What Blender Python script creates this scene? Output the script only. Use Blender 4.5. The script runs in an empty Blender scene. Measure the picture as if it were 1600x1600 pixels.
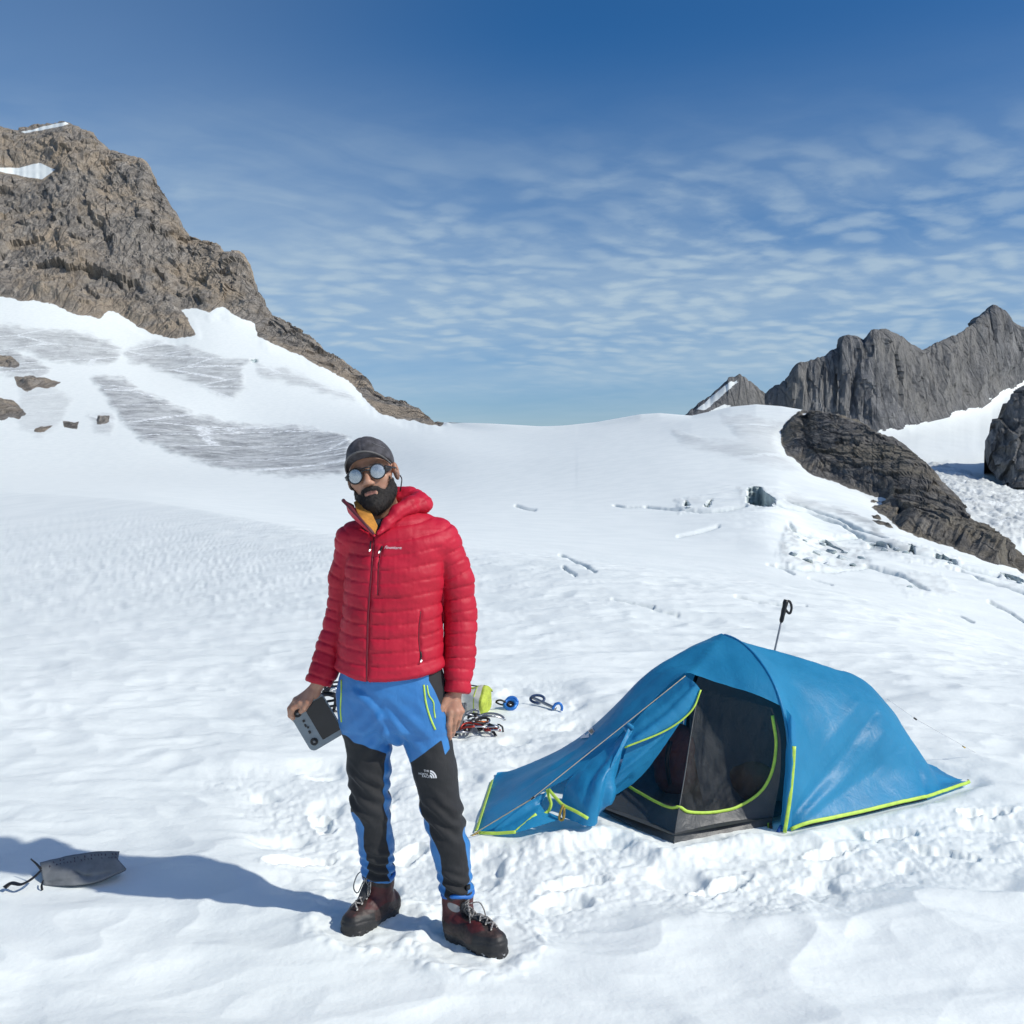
import bpy, math, random
import numpy as np

# ------------------------------------------------------------------ camera, sky, sun, exposure
scene = bpy.context.scene
F = 1505.0            # focal length in photo pixels (photo is 1600 x 1600)
CAM_H = 1.65
PITCH = math.atan(60.0 / F)
cam_data = bpy.data.cameras.new("camera")
cam = bpy.data.objects.new("camera", cam_data)
scene.collection.objects.link(cam)
cam.location = (0, 0, CAM_H)
cam.rotation_euler = (math.pi / 2 - PITCH, 0, 0)
cam_data.sensor_fit = 'HORIZONTAL'
cam_data.sensor_width = 36.0
cam_data.lens = 36.0 * F / 1600.0
cam_data.clip_start = 0.05
cam_data.clip_end = 20000
scene.camera = cam

SUN_AZ = math.radians(112.0)      # clockwise from +Y seen from above
SUN_EL = math.radians(41.5)
world = bpy.data.worlds.new("World")
scene.world = world
world.use_nodes = True
wn, wl = world.node_tree.nodes, world.node_tree.links
wn.clear()
w_out = wn.new('ShaderNodeOutputWorld')
w_bg = wn.new('ShaderNodeBackground'); w_bg.inputs['Strength'].default_value = 0.15
w_sky = wn.new('ShaderNodeTexSky'); w_sky.sky_type = 'NISHITA'; w_sky.sun_disc = False
w_sky.sun_elevation = SUN_EL; w_sky.sun_rotation = SUN_AZ
w_sky.altitude = 2400; w_sky.air_density = 1.0; w_sky.dust_density = 8.0; w_sky.ozone_density = 3.5

def wmath(op, a, b=None, c=None, clamp=False):
    n = wn.new('ShaderNodeMath'); n.operation = op; n.use_clamp = clamp
    for i, v in enumerate((a, b, c)):
        if v is None: continue
        if isinstance(v, (int, float)): n.inputs[i].default_value = v
        else: wl.new(v, n.inputs[i])
    return n.outputs[0]
def wvec(x, y, z):
    n = wn.new('ShaderNodeCombineXYZ')
    for i, v in enumerate((x, y, z)):
        if isinstance(v, (int, float)): n.inputs[i].default_value = v
        else: wl.new(v, n.inputs[i])
    return n.outputs[0]
def wnoise(vec, scale, detail=4, rough=0.55, dist=0.0):
    n = wn.new('ShaderNodeTexNoise'); wl.new(vec, n.inputs['Vector'])
    n.inputs['Scale'].default_value = scale; n.inputs['Detail'].default_value = detail
    n.inputs['Roughness'].default_value = rough; n.inputs['Distortion'].default_value = dist
    return n.outputs['Fac']
def wramp(v, lo, hi, smooth=True):
    n = wn.new('ShaderNodeMapRange'); wl.new(v, n.inputs['Value'])
    n.interpolation_type = 'SMOOTHSTEP' if smooth else 'LINEAR'
    n.inputs['From Min'].default_value = lo; n.inputs['From Max'].default_value = hi
    return n.outputs['Result']
w_tc = wn.new('ShaderNodeTexCoord')
w_sep = wn.new('ShaderNodeSeparateXYZ'); wl.new(w_tc.outputs['Generated'], w_sep.inputs[0])
dx, dy, dz = w_sep.outputs
zc = wmath('ADD', wmath('MAXIMUM', dz, 0.0), 0.10)
cu, cv = wmath('DIVIDE', dx, zc), wmath('DIVIDE', dy, zc)      # a flat cloud deck seen from below
def rot(u, v, deg):
    c, s = math.cos(math.radians(deg)), math.sin(math.radians(deg))
    return (wmath('ADD', wmath('MULTIPLY', u, c), wmath('MULTIPLY', v, -s)),
            wmath('ADD', wmath('MULTIPLY', u, s), wmath('MULTIPLY', v, c)))
# thin veil, densest towards the horizon, with large soft gaps
ra, rb = rot(cu, cv, 24)
veil_n = wramp(wnoise(wvec(wmath('MULTIPLY', ra, 0.55), wmath('MULTIPLY', rb, 1.0), 3.0), 0.9, 4, 0.5, 0.15), 0.25, 0.72)
fine_n = wramp(wnoise(wvec(wmath('MULTIPLY', ra, 0.7), wmath('MULTIPLY', rb, 1.3), 2.0), 4.5, 5, 0.6, 0.1), 0.15, 0.85)
elev = wramp(dz, 0.42, 0.13)                                     # 0 overhead, 1 low
low = wramp(dz, 0.02, 0.12)
veil = wmath('MULTIPLY', wmath('MULTIPLY', elev, wmath('ADD', wmath('MULTIPLY', veil_n, 0.75), 0.30)),
             wmath('ADD', wmath('MULTIPLY', fine_n, 0.40), 0.60))
veil = wmath('MULTIPLY', veil, wmath('ADD', wmath('MULTIPLY', low, 0.6), 0.4))
# a haze bank to the left of the deck
bank = wmath('MULTIPLY', wramp(cu, 0.15, -0.85), wramp(dz, -0.2, 0.2))
# rows of small puffs (altocumulus)
p1, p2 = rot(cu, cv, -28)
warp = wnoise(wvec(cu, cv, 5.0), 2.2, 3, 0.5)
warp2 = wmath('MULTIPLY', wmath('SUBTRACT', warp, 0.5), 0.35)
wv = wn.new('ShaderNodeTexVoronoi'); wv.feature = 'SMOOTH_F1'; wv.inputs['Scale'].default_value = 9.0; wv.inputs['Smoothness'].default_value = 0.6
wl.new(wvec(wmath('MULTIPLY', wmath('ADD', p1, warp2), 0.85), wmath('MULTIPLY', wmath('ADD', p2, warp2), 1.15), 1.0), wv.inputs['Vector'])
pn_ = wnoise(wvec(p1, p2, 4.0), 16, 4, 0.6)
puff = wramp(wmath('ADD', wv.outputs['Distance'], wmath('MULTIPLY', wmath('SUBTRACT', pn_, 0.5), 0.60)), 0.72, 0.14)
rip = wnoise(wvec(wmath('MULTIPLY', wmath('ADD', p1, warp2), 0.45), wmath('MULTIPLY', wmath('ADD', p2, warp2), 1.5), 7.0), 3.6, 4, 0.55, 0.2)
rip = wramp(rip, 0.44, 0.70)
patch = wramp(wmath('ADD', wnoise(wvec(cu, cv, 9.0), 0.9, 3, 0.5, 0.2), wmath('MULTIPLY', wramp(cu, -0.4, 1.0), 0.24)), 0.38, 0.64)
band = wmath('MULTIPLY', wramp(dz, 0.345, 0.235), wramp(dz, 0.06, 0.14))
puffs = wmath('MULTIPLY', wmath('MULTIPLY', puff, patch), band)
rips = wmath('MULTIPLY', wmath('MULTIPLY', rip, wramp(dz, 0.37, 0.27)), wramp(dz, 0.12, 0.22))
cloud = wmath('ADD', wmath('ADD', wmath('MULTIPLY', veil, 0.66), wmath('MULTIPLY', bank, 0.15)), wmath('ADD', wmath('MULTIPLY', puffs, 0.36), wmath('MULTIPLY', rips, 0.12)))
cloud = wmath('MINIMUM', cloud, 0.85)
w_mix = wn.new('ShaderNodeMix'); w_mix.data_type = 'RGBA'
wl.new(cloud, w_mix.inputs['Factor'])
w_sat = wn.new('ShaderNodeHueSaturation'); w_sat.inputs['Saturation'].default_value = 1.32
w_sat.inputs['Value'].default_value = 0.60
wl.new(w_sky.outputs[0], w_sat.inputs['Color'])
wl.new(w_sat.outputs[0], w_mix.inputs[6])
w_mix.inputs[7].default_value = (2.45, 3.1, 3.6, 1)
wl.new(w_mix.outputs[2], w_bg.inputs['Color'])
wl.new(w_bg.outputs[0], w_out.inputs[0])

sun_data = bpy.data.lights.new("sun", 'SUN')
sun_data.energy = 2.65; sun_data.angle = math.radians(0.9); sun_data.color = (1.0, 0.965, 0.89)
sun = bpy.data.objects.new("sun", sun_data)
scene.collection.objects.link(sun)
to_sun = (math.sin(SUN_AZ) * math.cos(SUN_EL), math.cos(SUN_AZ) * math.cos(SUN_EL), math.sin(SUN_EL))
sun.rotation_euler = (math.pi / 2 - SUN_EL, 0, math.pi - SUN_AZ)

scene.view_settings.view_transform = 'Standard'
scene.view_settings.look = 'None'
scene.view_settings.exposure = 0.37
scene.view_settings.gamma = 1.0
scene.view_settings.use_curve_mapping = False
scene.render.engine = 'CYCLES'
scene.cycles.use_denoising = True
scene.cycles.max_bounces = 7
scene.cycles.diffuse_bounces = 5
scene.cycles.transparent_max_bounces = 16
scene.cycles.use_adaptive_sampling = True
scene.cycles.adaptive_threshold = 0.02
scene.cycles.sample_clamp_indirect = 6.0

# ------------------------------------------------------------------ helpers
CA, SA = math.cos(PITCH), math.sin(PITCH)
def rays(px, py):
    """direction through a photo pixel, scaled so that y = 1"""
    px = np.asarray(px, float); py = np.asarray(py, float)
    u = (px - 800.0) / F; v = (800.0 - py) / F
    y = CA + v * SA; z = -SA + v * CA
    return u / y, z / y
def W(px, py, d):
    rx, rz = rays(px, py)
    return np.stack([rx * d, np.ones_like(rx) * d, CAM_H + rz * d], -1)
def G(px, py, z=0.0):
    rx, rz = rays(px, py)
    return W(px, py, (z - CAM_H) / rz)

_rng = np.random.RandomState(7)
_perm = np.concatenate([_rng.permutation(256)] * 3)
_grad = _rng.normal(size=(256, 3)); _grad /= np.linalg.norm(_grad, axis=1)[:, None]
_gx, _gy, _gz = [np.ascontiguousarray(1.5 * _grad[:, k]).astype(np.float32) for k in range(3)]
_perm32 = _perm.astype(np.int32)
def perlin(x, y, z=0.0):
    x, y, z = np.broadcast_arrays(np.asarray(x, np.float64), np.asarray(y, np.float64), np.asarray(z, np.float64))
    shp = x.shape
    def sp(v):
        v = np.ravel(v); f = np.floor(v); return (f.astype(np.int64) & 255).astype(np.int32), (v - f).astype(np.float32)
    xi, xf = sp(x); yi, yf = sp(y); zi, zf = sp(z)
    u, v, w = [t * t * t * (t * (t * 6 - 15) + 10) for t in (xf, yf, zf)]
    A = [_perm32.take(xi), _perm32.take(xi + 1)]
    def g(a, b, c):
        h = _perm32.take(_perm32.take(A[a] + (yi + b)) + (zi + c))
        return _gx.take(h) * (xf - a) + _gy.take(h) * (yf - b) + _gz.take(h) * (zf - c)
    def lerp(p, q, t): return p + (q - p) * t
    r = lerp(lerp(lerp(g(0,0,0), g(1,0,0), u), lerp(g(0,1,0), g(1,1,0), u), v),
             lerp(lerp(g(0,0,1), g(1,0,1), u), lerp(g(0,1,1), g(1,1,1), u), v), w)
    return r.reshape(shp)
def on(mask, fn, *arrs):
    """evaluate fn only where mask holds"""
    out = np.zeros(mask.shape)
    if mask.any(): out[mask] = fn(*[a[mask] for a in arrs])
    return out
def fbm(x, y, z=0.0, oct=4, gain=0.5, lac=2.03):
    t = 0; a = 1; s = 0
    for i in range(oct):
        t = t + a * perlin(x + 17.3 * i, y - 9.1 * i, z + 4.7 * i); s += a
        a *= gain; x = x * lac; y = y * lac; z = np.asarray(z) * lac
    return t / s
def ridged(x, y, z=0.0, oct=4, gain=0.5, lac=2.05):
    t = 0; a = 1; s = 0
    for i in range(oct):
        t = t + a * (1 - 2 * np.abs(perlin(x + 11.3 * i, y + 5.1 * i, z - 3.7 * i))); s += a
        a *= gain; x = x * lac; y = y * lac; z = np.asarray(z) * lac
    return t / s
def billow(x, y, z=0.0, oct=3, gain=0.5):
    return -ridged(x, y, z, oct, gain)
def blocks(x, y, z, seed=0):
    """random height of the nearest scattered point: faceted, broken rock (value in -1..1)"""
    sh = np.shape(x); x, y, z = [np.ravel(np.broadcast_to(v, sh)).astype(np.float32) for v in (x, y, z)]
    xi, yi, zi = np.floor(x).astype(np.int32), np.floor(y).astype(np.int32), np.floor(z).astype(np.int32)
    best = np.full(x.shape, 9.0, np.float32); val = np.zeros_like(best)
    jit = _rng2.uniform(0, 1, (4, 256)).astype(np.float32)
    for a in (-1, 0, 1):
        for b in (-1, 0, 1):
            for c in (-1, 0, 1):
                cx, cy, cz = xi + a, yi + b, zi + c
                h = _perm32.take(_perm32.take(_perm32.take((cx + seed) & 255) + (cy & 255)) + (cz & 255))
                d0 = cx + jit[0].take(h) - x; d1 = cy + jit[1].take(h) - y; d2 = cz + jit[2].take(h) - z
                d = d0 * d0 + d1 * d1 + d2 * d2
                m = d < best
                # each block is a tilted plane
                v = (jit[3].take(h) - .5) * .9 + 1.5 * (d0 * (jit[0].take(h) - .5) + d1 * (jit[1].take(h) - .5) + d2 * (jit[2].take(h) - .5)) * 2
                best = np.where(m, d, best); val = np.where(m, v, val)
    return val.reshape(sh)
_rng2 = np.random.RandomState(21)
def smooth(x, a, b):
    t = np.clip((x - a) / (b - a), 0, 1)
    return t * t * (3 - 2 * t)
def poly_sd(px, py, poly):
    """signed distance to a polygon, positive inside (only exact near it)"""
    px = np.asarray(px); poly = np.asarray(poly, float)
    out = np.full(px.shape, -99.0)
    lo, hi = poly.min(0) - 40, poly.max(0) + 40
    m = (px > lo[0]) & (px < hi[0]) & (py > lo[1]) & (py < hi[1])
    if not m.any(): return out
    x, y = px[m], py[m]
    d = np.full(x.shape, 1e9); ins = np.zeros(x.shape, bool)
    n = len(poly)
    for i in range(n):
        ax, ay = poly[i]; bx, by = poly[(i + 1) % n]
        ex, ey = bx - ax, by - ay
        t = np.clip(((x - ax) * ex + (y - ay) * ey) / (ex * ex + ey * ey + 1e-9), 0, 1)
        d = np.minimum(d, np.hypot(x - ax - t * ex, y - ay - t * ey))
        c = ((ay > y) != (by > y)) & (x < ex * (y - ay) / (by - ay + 1e-12) + ax)
        ins ^= c
    out[m] = np.where(ins, d, -d)
    return out
def line_d(px, py, pts):
    px = np.asarray(px); out = np.full(px.shape, 99.0); pts = np.asarray(pts, float)
    lo, hi = pts.min(0) - 30, pts.max(0) + 30
    m = (px > lo[0]) & (px < hi[0]) & (py > lo[1]) & (py < hi[1])
    x, y = px[m], py[m]; d = np.full(x.shape, 99.0)
    for i in range(len(pts) - 1):
        ax, ay = pts[i]; ex, ey = pts[i + 1] - pts[i]
        t = np.clip(((x - ax) * ex + (y - ay) * ey) / (ex * ex + ey * ey + 1e-9), 0, 1)
        d = np.minimum(d, np.hypot(x - ax - t * ex, y - ay - t * ey))
    out[m] = d
    return out

def add_obj(name, me, parent=None, loc=(0, 0, 0)):
    o = bpy.data.objects.new(name, me)
    scene.collection.objects.link(o)
    o.location = loc
    if parent is not None: o.parent = parent
    return o
def root_of(o):
    while o.parent is not None: o = o.parent
    return o
def mesh(name, verts, faces, mat, parent=None, smooth_shade=True, attrs=None, local=False):
    """one mesh object; verts are world coordinates, parts are stored relative to their thing's base"""
    verts = np.asarray(verts, float).reshape(-1, 3)
    if parent is not None and not local:
        verts = verts - np.array(root_of(parent).location)
    me = bpy.data.meshes.new(name)
    if isinstance(faces, np.ndarray):
        k = faces.shape[1]; nf = len(faces)
        me.vertices.add(len(verts)); me.vertices.foreach_set('co', verts.astype(np.float32).ravel())
        me.loops.add(nf * k); me.loops.foreach_set('vertex_index', faces.astype(np.int32).ravel())
        me.polygons.add(nf)
        me.polygons.foreach_set('loop_start', np.arange(0, nf * k, k, dtype=np.int32))
        me.update(calc_edges=True); me.validate()
    else:
        me.from_pydata([tuple(v) for v in verts], [], [tuple(f) for f in faces]); me.update()
    me.polygons.foreach_set('use_smooth', np.full(len(me.polygons), bool(smooth_shade)))
    for an, av in (attrs or {}).items():
        av = np.asarray(av, np.float32)
        a = me.attributes.new(an, 'FLOAT', 'POINT'); a.data.foreach_set('value', av.ravel())
    if mat is not None: me.materials.append(mat)
    return add_obj(name, me, parent)
def thing(name, label, cat, loc, group=None):
    o = add_obj(name, None, None, tuple(float(v) for v in loc))
    o.empty_display_size = 0.1
    o['label'] = label; o['category'] = cat
    if group: o['group'] = group
    return o
def tag(o, label, cat, group=None):
    o['label'] = label; o['category'] = cat
    if group: o['group'] = group
    return o
def grid_faces(nr, nc, wrap=False):
    i, j = np.meshgrid(np.arange(nr - 1), np.arange(nc if wrap else nc - 1), indexing='ij')
    j2 = (j + 1) % nc
    return np.stack([i * nc + j, i * nc + j2, (i + 1) * nc + j2, (i + 1) * nc + j], -1).reshape(-1, 4)
def spline(pts, n):
    """Catmull-Rom through points, n samples"""
    p = np.asarray(pts, float)
    if len(p) == 2:
        t = np.linspace(0, 1, n)[:, None]; return p[0] * (1 - t) + p[1] * t
    seg = np.linalg.norm(np.diff(p, axis=0), axis=1) ** 0.5
    k = np.concatenate([[0], np.cumsum(seg)]); k /= k[-1]
    P = np.vstack([2 * p[0] - p[1], p, 2 * p[-1] - p[-2]])
    t = np.linspace(0, 1, n); i = np.clip(np.searchsorted(k, t, side='right') - 1, 0, len(p) - 2)
    u = ((t - k[i]) / (k[i + 1] - k[i]))[:, None]
    a, b, c, d = P[i], P[i + 1], P[i + 2], P[i + 3]
    return 0.5 * (2 * b + (c - a) * u + (2 * a - 5 * b + 4 * c - d) * u ** 2 + (3 * b - a - 3 * c + d) * u ** 3)
def tube_geo(path, rad, sides=8, cap=True, flat=None):
    """swept tube; rad scalar or per point; flat=(normal, thickness ratio) squashes it into a ribbon"""
    p = np.asarray(path, float); n = len(p)
    r = np.broadcast_to(np.asarray(rad, float), (n,))
    t = np.gradient(p, axis=0); t /= np.linalg.norm(t, axis=1)[:, None] + 1e-12
    up = np.array([0.13, 0.31, 0.94]) if flat is None else np.asarray(flat[0], float)
    a = np.cross(t, up); bad = np.linalg.norm(a, axis=1) < 1e-3
    a[bad] = np.cross(t[bad], [1, 0.2, 0.1]); a /= np.linalg.norm(a, axis=1)[:, None]
    b = np.cross(a, t)
    kb = 1.0 if flat is None else flat[1]
    th = np.linspace(0, 2 * np.pi, sides, endpoint=False)
    v = p[:, None, :] + r[:, None, None] * (np.cos(th)[None, :, None] * a[:, None, :] + kb * np.sin(th)[None, :, None] * b[:, None, :])
    f = [tuple(q) for q in grid_faces(n, sides, True)]
    v = v.reshape(-1, 3)
    if cap:
        f.append(tuple(range(sides))[::-1]); f.append(tuple(range((n - 1) * sides, n * sides)))
    return v, f
def join(parts):
    V, Fc, o = [], [], 0
    for v, f in parts:
        V.append(np.asarray(v)); Fc += [tuple(int(i) + o for i in q) for q in f]; o += len(v)
    return np.vstack(V), Fc
def tube(name, path, rad, mat, parent=None, sides=8, flat=None):
    v, f = tube_geo(path, rad, sides, True, flat)
    return mesh(name, v, f, mat, parent)
def box_geo(c, size, axes=None, bev=0.15):
    """bevelled box: c centre, size full extents, axes 3x3 rows"""
    A = np.eye(3) if axes is None else np.asarray(axes, float)
    s = np.asarray(size, float) / 2; b = bev * s.min()
    V = []
    for sx in (-1, 1):
        for sy in (-1, 1):
            for sz in (-1, 1):
                V += [(sx*(s[0]-b), sy*(s[1]-b), sz*s[2]), (sx*(s[0]-b), sy*s[1], sz*(s[2]-b)), (sx*s[0], sy*(s[1]-b), sz*(s[2]-b))]
    V = np.array(V) @ A + np.asarray(c, float)
    import itertools
    idx = {k: i * 3 for i, k in enumerate(itertools.product((-1, 1), repeat=3))}
    fs = []
    def q(*k): fs.append(tuple(k))
    for sz in (-1, 1): r = [idx[(-1,-1,sz)], idx[(1,-1,sz)], idx[(1,1,sz)], idx[(-1,1,sz)]]; q(*(r if sz > 0 else r[::-1]))
    for sy in (-1, 1): r = [idx[(-1,sy,-1)]+1, idx[(-1,sy,1)]+1, idx[(1,sy,1)]+1, idx[(1,sy,-1)]+1]; q(*(r if sy > 0 else r[::-1]))
    for sx in (-1, 1): r = [idx[(sx,-1,-1)]+2, idx[(sx,1,-1)]+2, idx[(sx,1,1)]+2, idx[(sx,-1,1)]+2]; q(*(r if sx > 0 else r[::-1]))
    for sx in (-1, 1):
        for sy in (-1, 1): q(idx[(sx,sy,-1)]+1, idx[(sx,sy,-1)]+2, idx[(sx,sy,1)]+2, idx[(sx,sy,1)]+1)
        for sz in (-1, 1): q(idx[(sx,-1,sz)], idx[(sx,-1,sz)]+2, idx[(sx,1,sz)]+2, idx[(sx,1,sz)])
    for sy in (-1, 1):
        for sz in (-1, 1): q(idx[(-1,sy,sz)], idx[(-1,sy,sz)]+1, idx[(1,sy,sz)]+1, idx[(1,sy,sz)])
    for k in idx.values(): q(k, k + 1, k + 2)
    return V, fs
def finish_normals(o):
    import bmesh
    bm = bmesh.new(); bm.from_mesh(o.data); bmesh.ops.recalc_face_normals(bm, faces=bm.faces); bm.to_mesh(o.data); bm.free()
    return o

# --- surface nets: a mesh from a signed distance function sampled on a grid
def surface_nets(fn, lo, hi, h):
    lo = np.asarray(lo, float); hi = np.asarray(hi, float)
    n = np.ceil((hi - lo) / h).astype(int) + 1
    D = np.full(n, 1.0, np.float32)
    B = 14                                                  # evaluate only blocks near the surface
    for i in range(0, n[0], B):
        for j in range(0, n[1], B):
            ks = np.arange(0, n[2], B)
            c = np.stack([np.full(len(ks), lo[0] + (i + B / 2) * h), np.full(len(ks), lo[1] + (j + B / 2) * h), lo[2] + (ks + B / 2) * h], -1)
            dc = fn(c.astype(np.float32))
            for k, d in zip(ks, dc):
                sl = (slice(i, min(i + B, n[0])), slice(j, min(j + B, n[1])), slice(k, min(k + B, n[2])))
                if abs(d) > B * h * 1.35:
                    D[sl] = np.sign(d); continue
                g = np.stack(np.meshgrid(*[lo[a] + h * np.arange(s.start, s.stop) for a, s in enumerate(sl)], indexing='ij'), -1)
                D[sl] = fn(g.reshape(-1, 3).astype(np.float32)).reshape(g.shape[:3])
    S = D < 0
    c = np.zeros(n - 1, np.int8)
    for a in (0, 1):
        for b in (0, 1):
            for d in (0, 1):
                c += S[a:n[0]-1+a, b:n[1]-1+b, d:n[2]-1+d]
    act = (c > 0) & (c < 8)
    ijk = np.argwhere(act)
    idx = np.full(act.shape, -1, np.int64); idx[act] = np.arange(len(ijk))
    acc = np.zeros((len(ijk), 3)); cnt = np.zeros(len(ijk))
    corners = [(a, b, d) for a in (0, 1) for b in (0, 1) for d in (0, 1)]
    for p in corners:
        for ax in range(3):
            if p[ax]: continue
            q = list(p); q[ax] = 1
            d0 = D[ijk[:,0]+p[0], ijk[:,1]+p[1], ijk[:,2]+p[2]]; d1 = D[ijk[:,0]+q[0], ijk[:,1]+q[1], ijk[:,2]+q[2]]
            m = (d0 < 0) != (d1 < 0)
            t = np.where(m, d0 / np.where(m, d0 - d1, 1), 0)
            pos = np.array(p, float)[None, :].repeat(len(ijk), 0); pos[:, ax] = t
            acc[m] += pos[m]; cnt[m] += 1
    V = lo + h * (ijk + acc / cnt[:, None])
    Fq = []
    for ax in range(3):
        o1, o2 = [(1, 2), (2, 0), (0, 1)][ax]
        sl0 = [slice(1, n[k] - 1) for k in range(3)]; sl0[ax] = slice(0, n[ax] - 1)
        sl1 = list(sl0); sl1[ax] = slice(1, n[ax])
        a0, a1 = S[tuple(sl0)], S[tuple(sl1)]
        for flip in (0, 1):
            e = np.argwhere((a0 & ~a1) if not flip else (~a0 & a1))
            if len(e) == 0: continue
            base = e.copy(); base[:, [k for k in range(3) if k != ax]] += 1
            def cell(u, v):
                q = base.copy(); q[:, o1] -= u; q[:, o2] -= v
                return idx[q[:, 0], q[:, 1], q[:, 2]]
            quad = np.stack([cell(1, 1), cell(0, 1), cell(0, 0), cell(1, 0)], -1)
            Fq.append(quad[:, ::-1] if flip else quad)
    Fq = np.vstack(Fq)
    return V, Fq
def vnormals(V, Fq):
    e = np.cross(V[Fq[:, 2]] - V[Fq[:, 0]], V[Fq[:, 3]] - V[Fq[:, 1]])
    N = np.zeros_like(V)
    for k in range(4): np.add.at(N, Fq[:, k], e)
    return N / (np.linalg.norm(N, axis=1)[:, None] + 1e-12)
def relax(V, Fq, it=2, lam=0.5):
    for _ in range(it):
        S = np.zeros_like(V); C = np.zeros(len(V))
        for k in range(4):
            a, b = Fq[:, k], Fq[:, (k + 1) % 4]
            np.add.at(S, a, V[b]); np.add.at(S, b, V[a]); np.add.at(C, a, 1); np.add.at(C, b, 1)
        V = V * (1 - lam) + lam * S / C[:, None]
    return V
def smin(a, b, k):
    h = np.clip(0.5 + 0.5 * (b - a) / k, 0, 1)
    return b * (1 - h) + a * h - k * h * (1 - h)
def s_caps(p, a, b, ra, rb):
    a = np.asarray(a, p.dtype); b = np.asarray(b, p.dtype)
    ab = b - a; pa = p - a
    t = pa @ ab; t /= ab @ ab; np.clip(t, 0, 1, out=t)
    pa -= t[:, None] * ab
    return np.sqrt(np.einsum('ij,ij->i', pa, pa)) - (ra + (rb - ra) * t)
def s_ell(p, c, r):
    r = np.asarray(r, p.dtype); q = (p - np.asarray(c, p.dtype)) / r
    k0 = np.sqrt(np.einsum('ij,ij->i', q, q)); q /= r
    return k0 * (k0 - 1) / (np.sqrt(np.einsum('ij,ij->i', q, q)) + 1e-9)
def s_chain(p, pts, rad, k=0.01, cull=False):
    d = None
    if cull and len(p) > 100:                                # a small block: skip pieces that cannot reach it
        c = p[len(p) // 2][None]; c = p.mean(0)[None]
    for i in range(len(pts) - 1):
        if cull and len(p) > 100:
            e0 = s_caps(c, pts[i], pts[i + 1], rad[i], rad[i + 1])[0]
            if e0 > 0.09: e = np.full(len(p), e0 - 0.045, p.dtype)
            else: e = s_caps(p, pts[i], pts[i + 1], rad[i], rad[i + 1])
        else: e = s_caps(p, pts[i], pts[i + 1], rad[i], rad[i + 1])
        d = e if d is None else smin(d, e, k)
    return d

# ------------------------------------------------------------------ materials
class NT:
    def __init__(s, name):
        s.m = bpy.data.materials.new(name); s.m.use_nodes = True
        s.n, s.l = s.m.node_tree.nodes, s.m.node_tree.links
        s.n.clear()
        s.out = s.n.new('ShaderNodeOutputMaterial')
        s.b = s.n.new('ShaderNodeBsdfPrincipled')
        s.l.new(s.b.outputs[0], s.out.inputs[0])
        s._co = None
    def put(s, sock, v):
        if hasattr(v, 'is_output') or isinstance(v, bpy.types.NodeSocket): s.l.new(v, sock)
        elif isinstance(v, (tuple, list)) and len(v) == 3 and sock.type == 'RGBA': sock.default_value = (*v, 1)
        else: sock.default_value = v
    def co(s):
        if s._co is None: s._co = s.n.new('ShaderNodeTexCoord').outputs['Object']
        return s._co
    def scale(s, vec, sc):
        n = s.n.new('ShaderNodeVectorMath'); n.operation = 'MULTIPLY'; s.l.new(vec, n.inputs[0]); n.inputs[1].default_value = sc
        return n.outputs[0]
    def noise(s, scale, detail=4, rough=0.55, dist=0.0, vec=None, col=False):
        n = s.n.new('ShaderNodeTexNoise'); s.l.new(vec if vec is not None else s.co(), n.inputs['Vector'])
        n.inputs['Scale'].default_value = scale; n.inputs['Detail'].default_value = detail
        n.inputs['Roughness'].default_value = rough; n.inputs['Distortion'].default_value = dist
        return n.outputs['Color' if col else 'Fac']
    def voro(s, scale, vec=None, feature='F1', out='Distance', rnd=1.0):
        n = s.n.new('ShaderNodeTexVoronoi'); n.feature = feature; s.l.new(vec if vec is not None else s.co(), n.inputs['Vector'])
        n.inputs['Scale'].default_value = scale; n.inputs['Randomness'].default_value = rnd
        return n.outputs[out]
    def wave(s, scale, vec=None, dist=1.0, typ='BANDS', direction='X'):
        n = s.n.new('ShaderNodeTexWave'); n.wave_type = typ; n.bands_direction = direction
        s.l.new(vec if vec is not None else s.co(), n.inputs['Vector'])
        n.inputs['Scale'].default_value = scale; n.inputs['Distortion'].default_value = dist
        return n.outputs['Fac']
    def math(s, op, a, b=None, clamp=False):
        n = s.n.new('ShaderNodeMath'); n.operation = op; n.use_clamp = clamp
        s.put(n.inputs[0], a)
        if b is not None: s.put(n.inputs[1], b)
        return n.outputs[0]
    def ramp(s, v, lo, hi, a=0.0, b=1.0, sm=True):
        n = s.n.new('ShaderNodeMapRange'); s.l.new(v, n.inputs['Value'])
        n.interpolation_type = 'SMOOTHSTEP' if sm else 'LINEAR'
        n.inputs['From Min'].default_value = lo; n.inputs['From Max'].default_value = hi
        n.inputs['To Min'].default_value = a; n.inputs['To Max'].default_value = b
        return n.outputs['Result']
    def mix(s, f, a, b, mode='MIX'):
        n = s.n.new('ShaderNodeMix'); n.data_type = 'RGBA'; n.blend_type = mode
        s.put(n.inputs['Factor'], f); s.put(n.inputs[6], a); s.put(n.inputs[7], b)
        return n.outputs[2]
    def attr(s, name):
        n = s.n.new('ShaderNodeAttribute'); n.attribute_name = name
        return n.outputs['Fac']
    def bump(s, h, strength=0.5, dist=0.01, normal=None):
        n = s.n.new('ShaderNodeBump'); s.put(n.inputs['Height'], h)
        n.inputs['Strength'].default_value = strength; n.inputs['Distance'].default_value = dist
        if normal is not None: s.l.new(normal, n.inputs['Normal'])
        return n.outputs[0]
    def set(s, **kw):
        for k, v in kw.items(): s.put(s.b.inputs[k.replace('_', ' ')], v)
        return s.m
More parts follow.
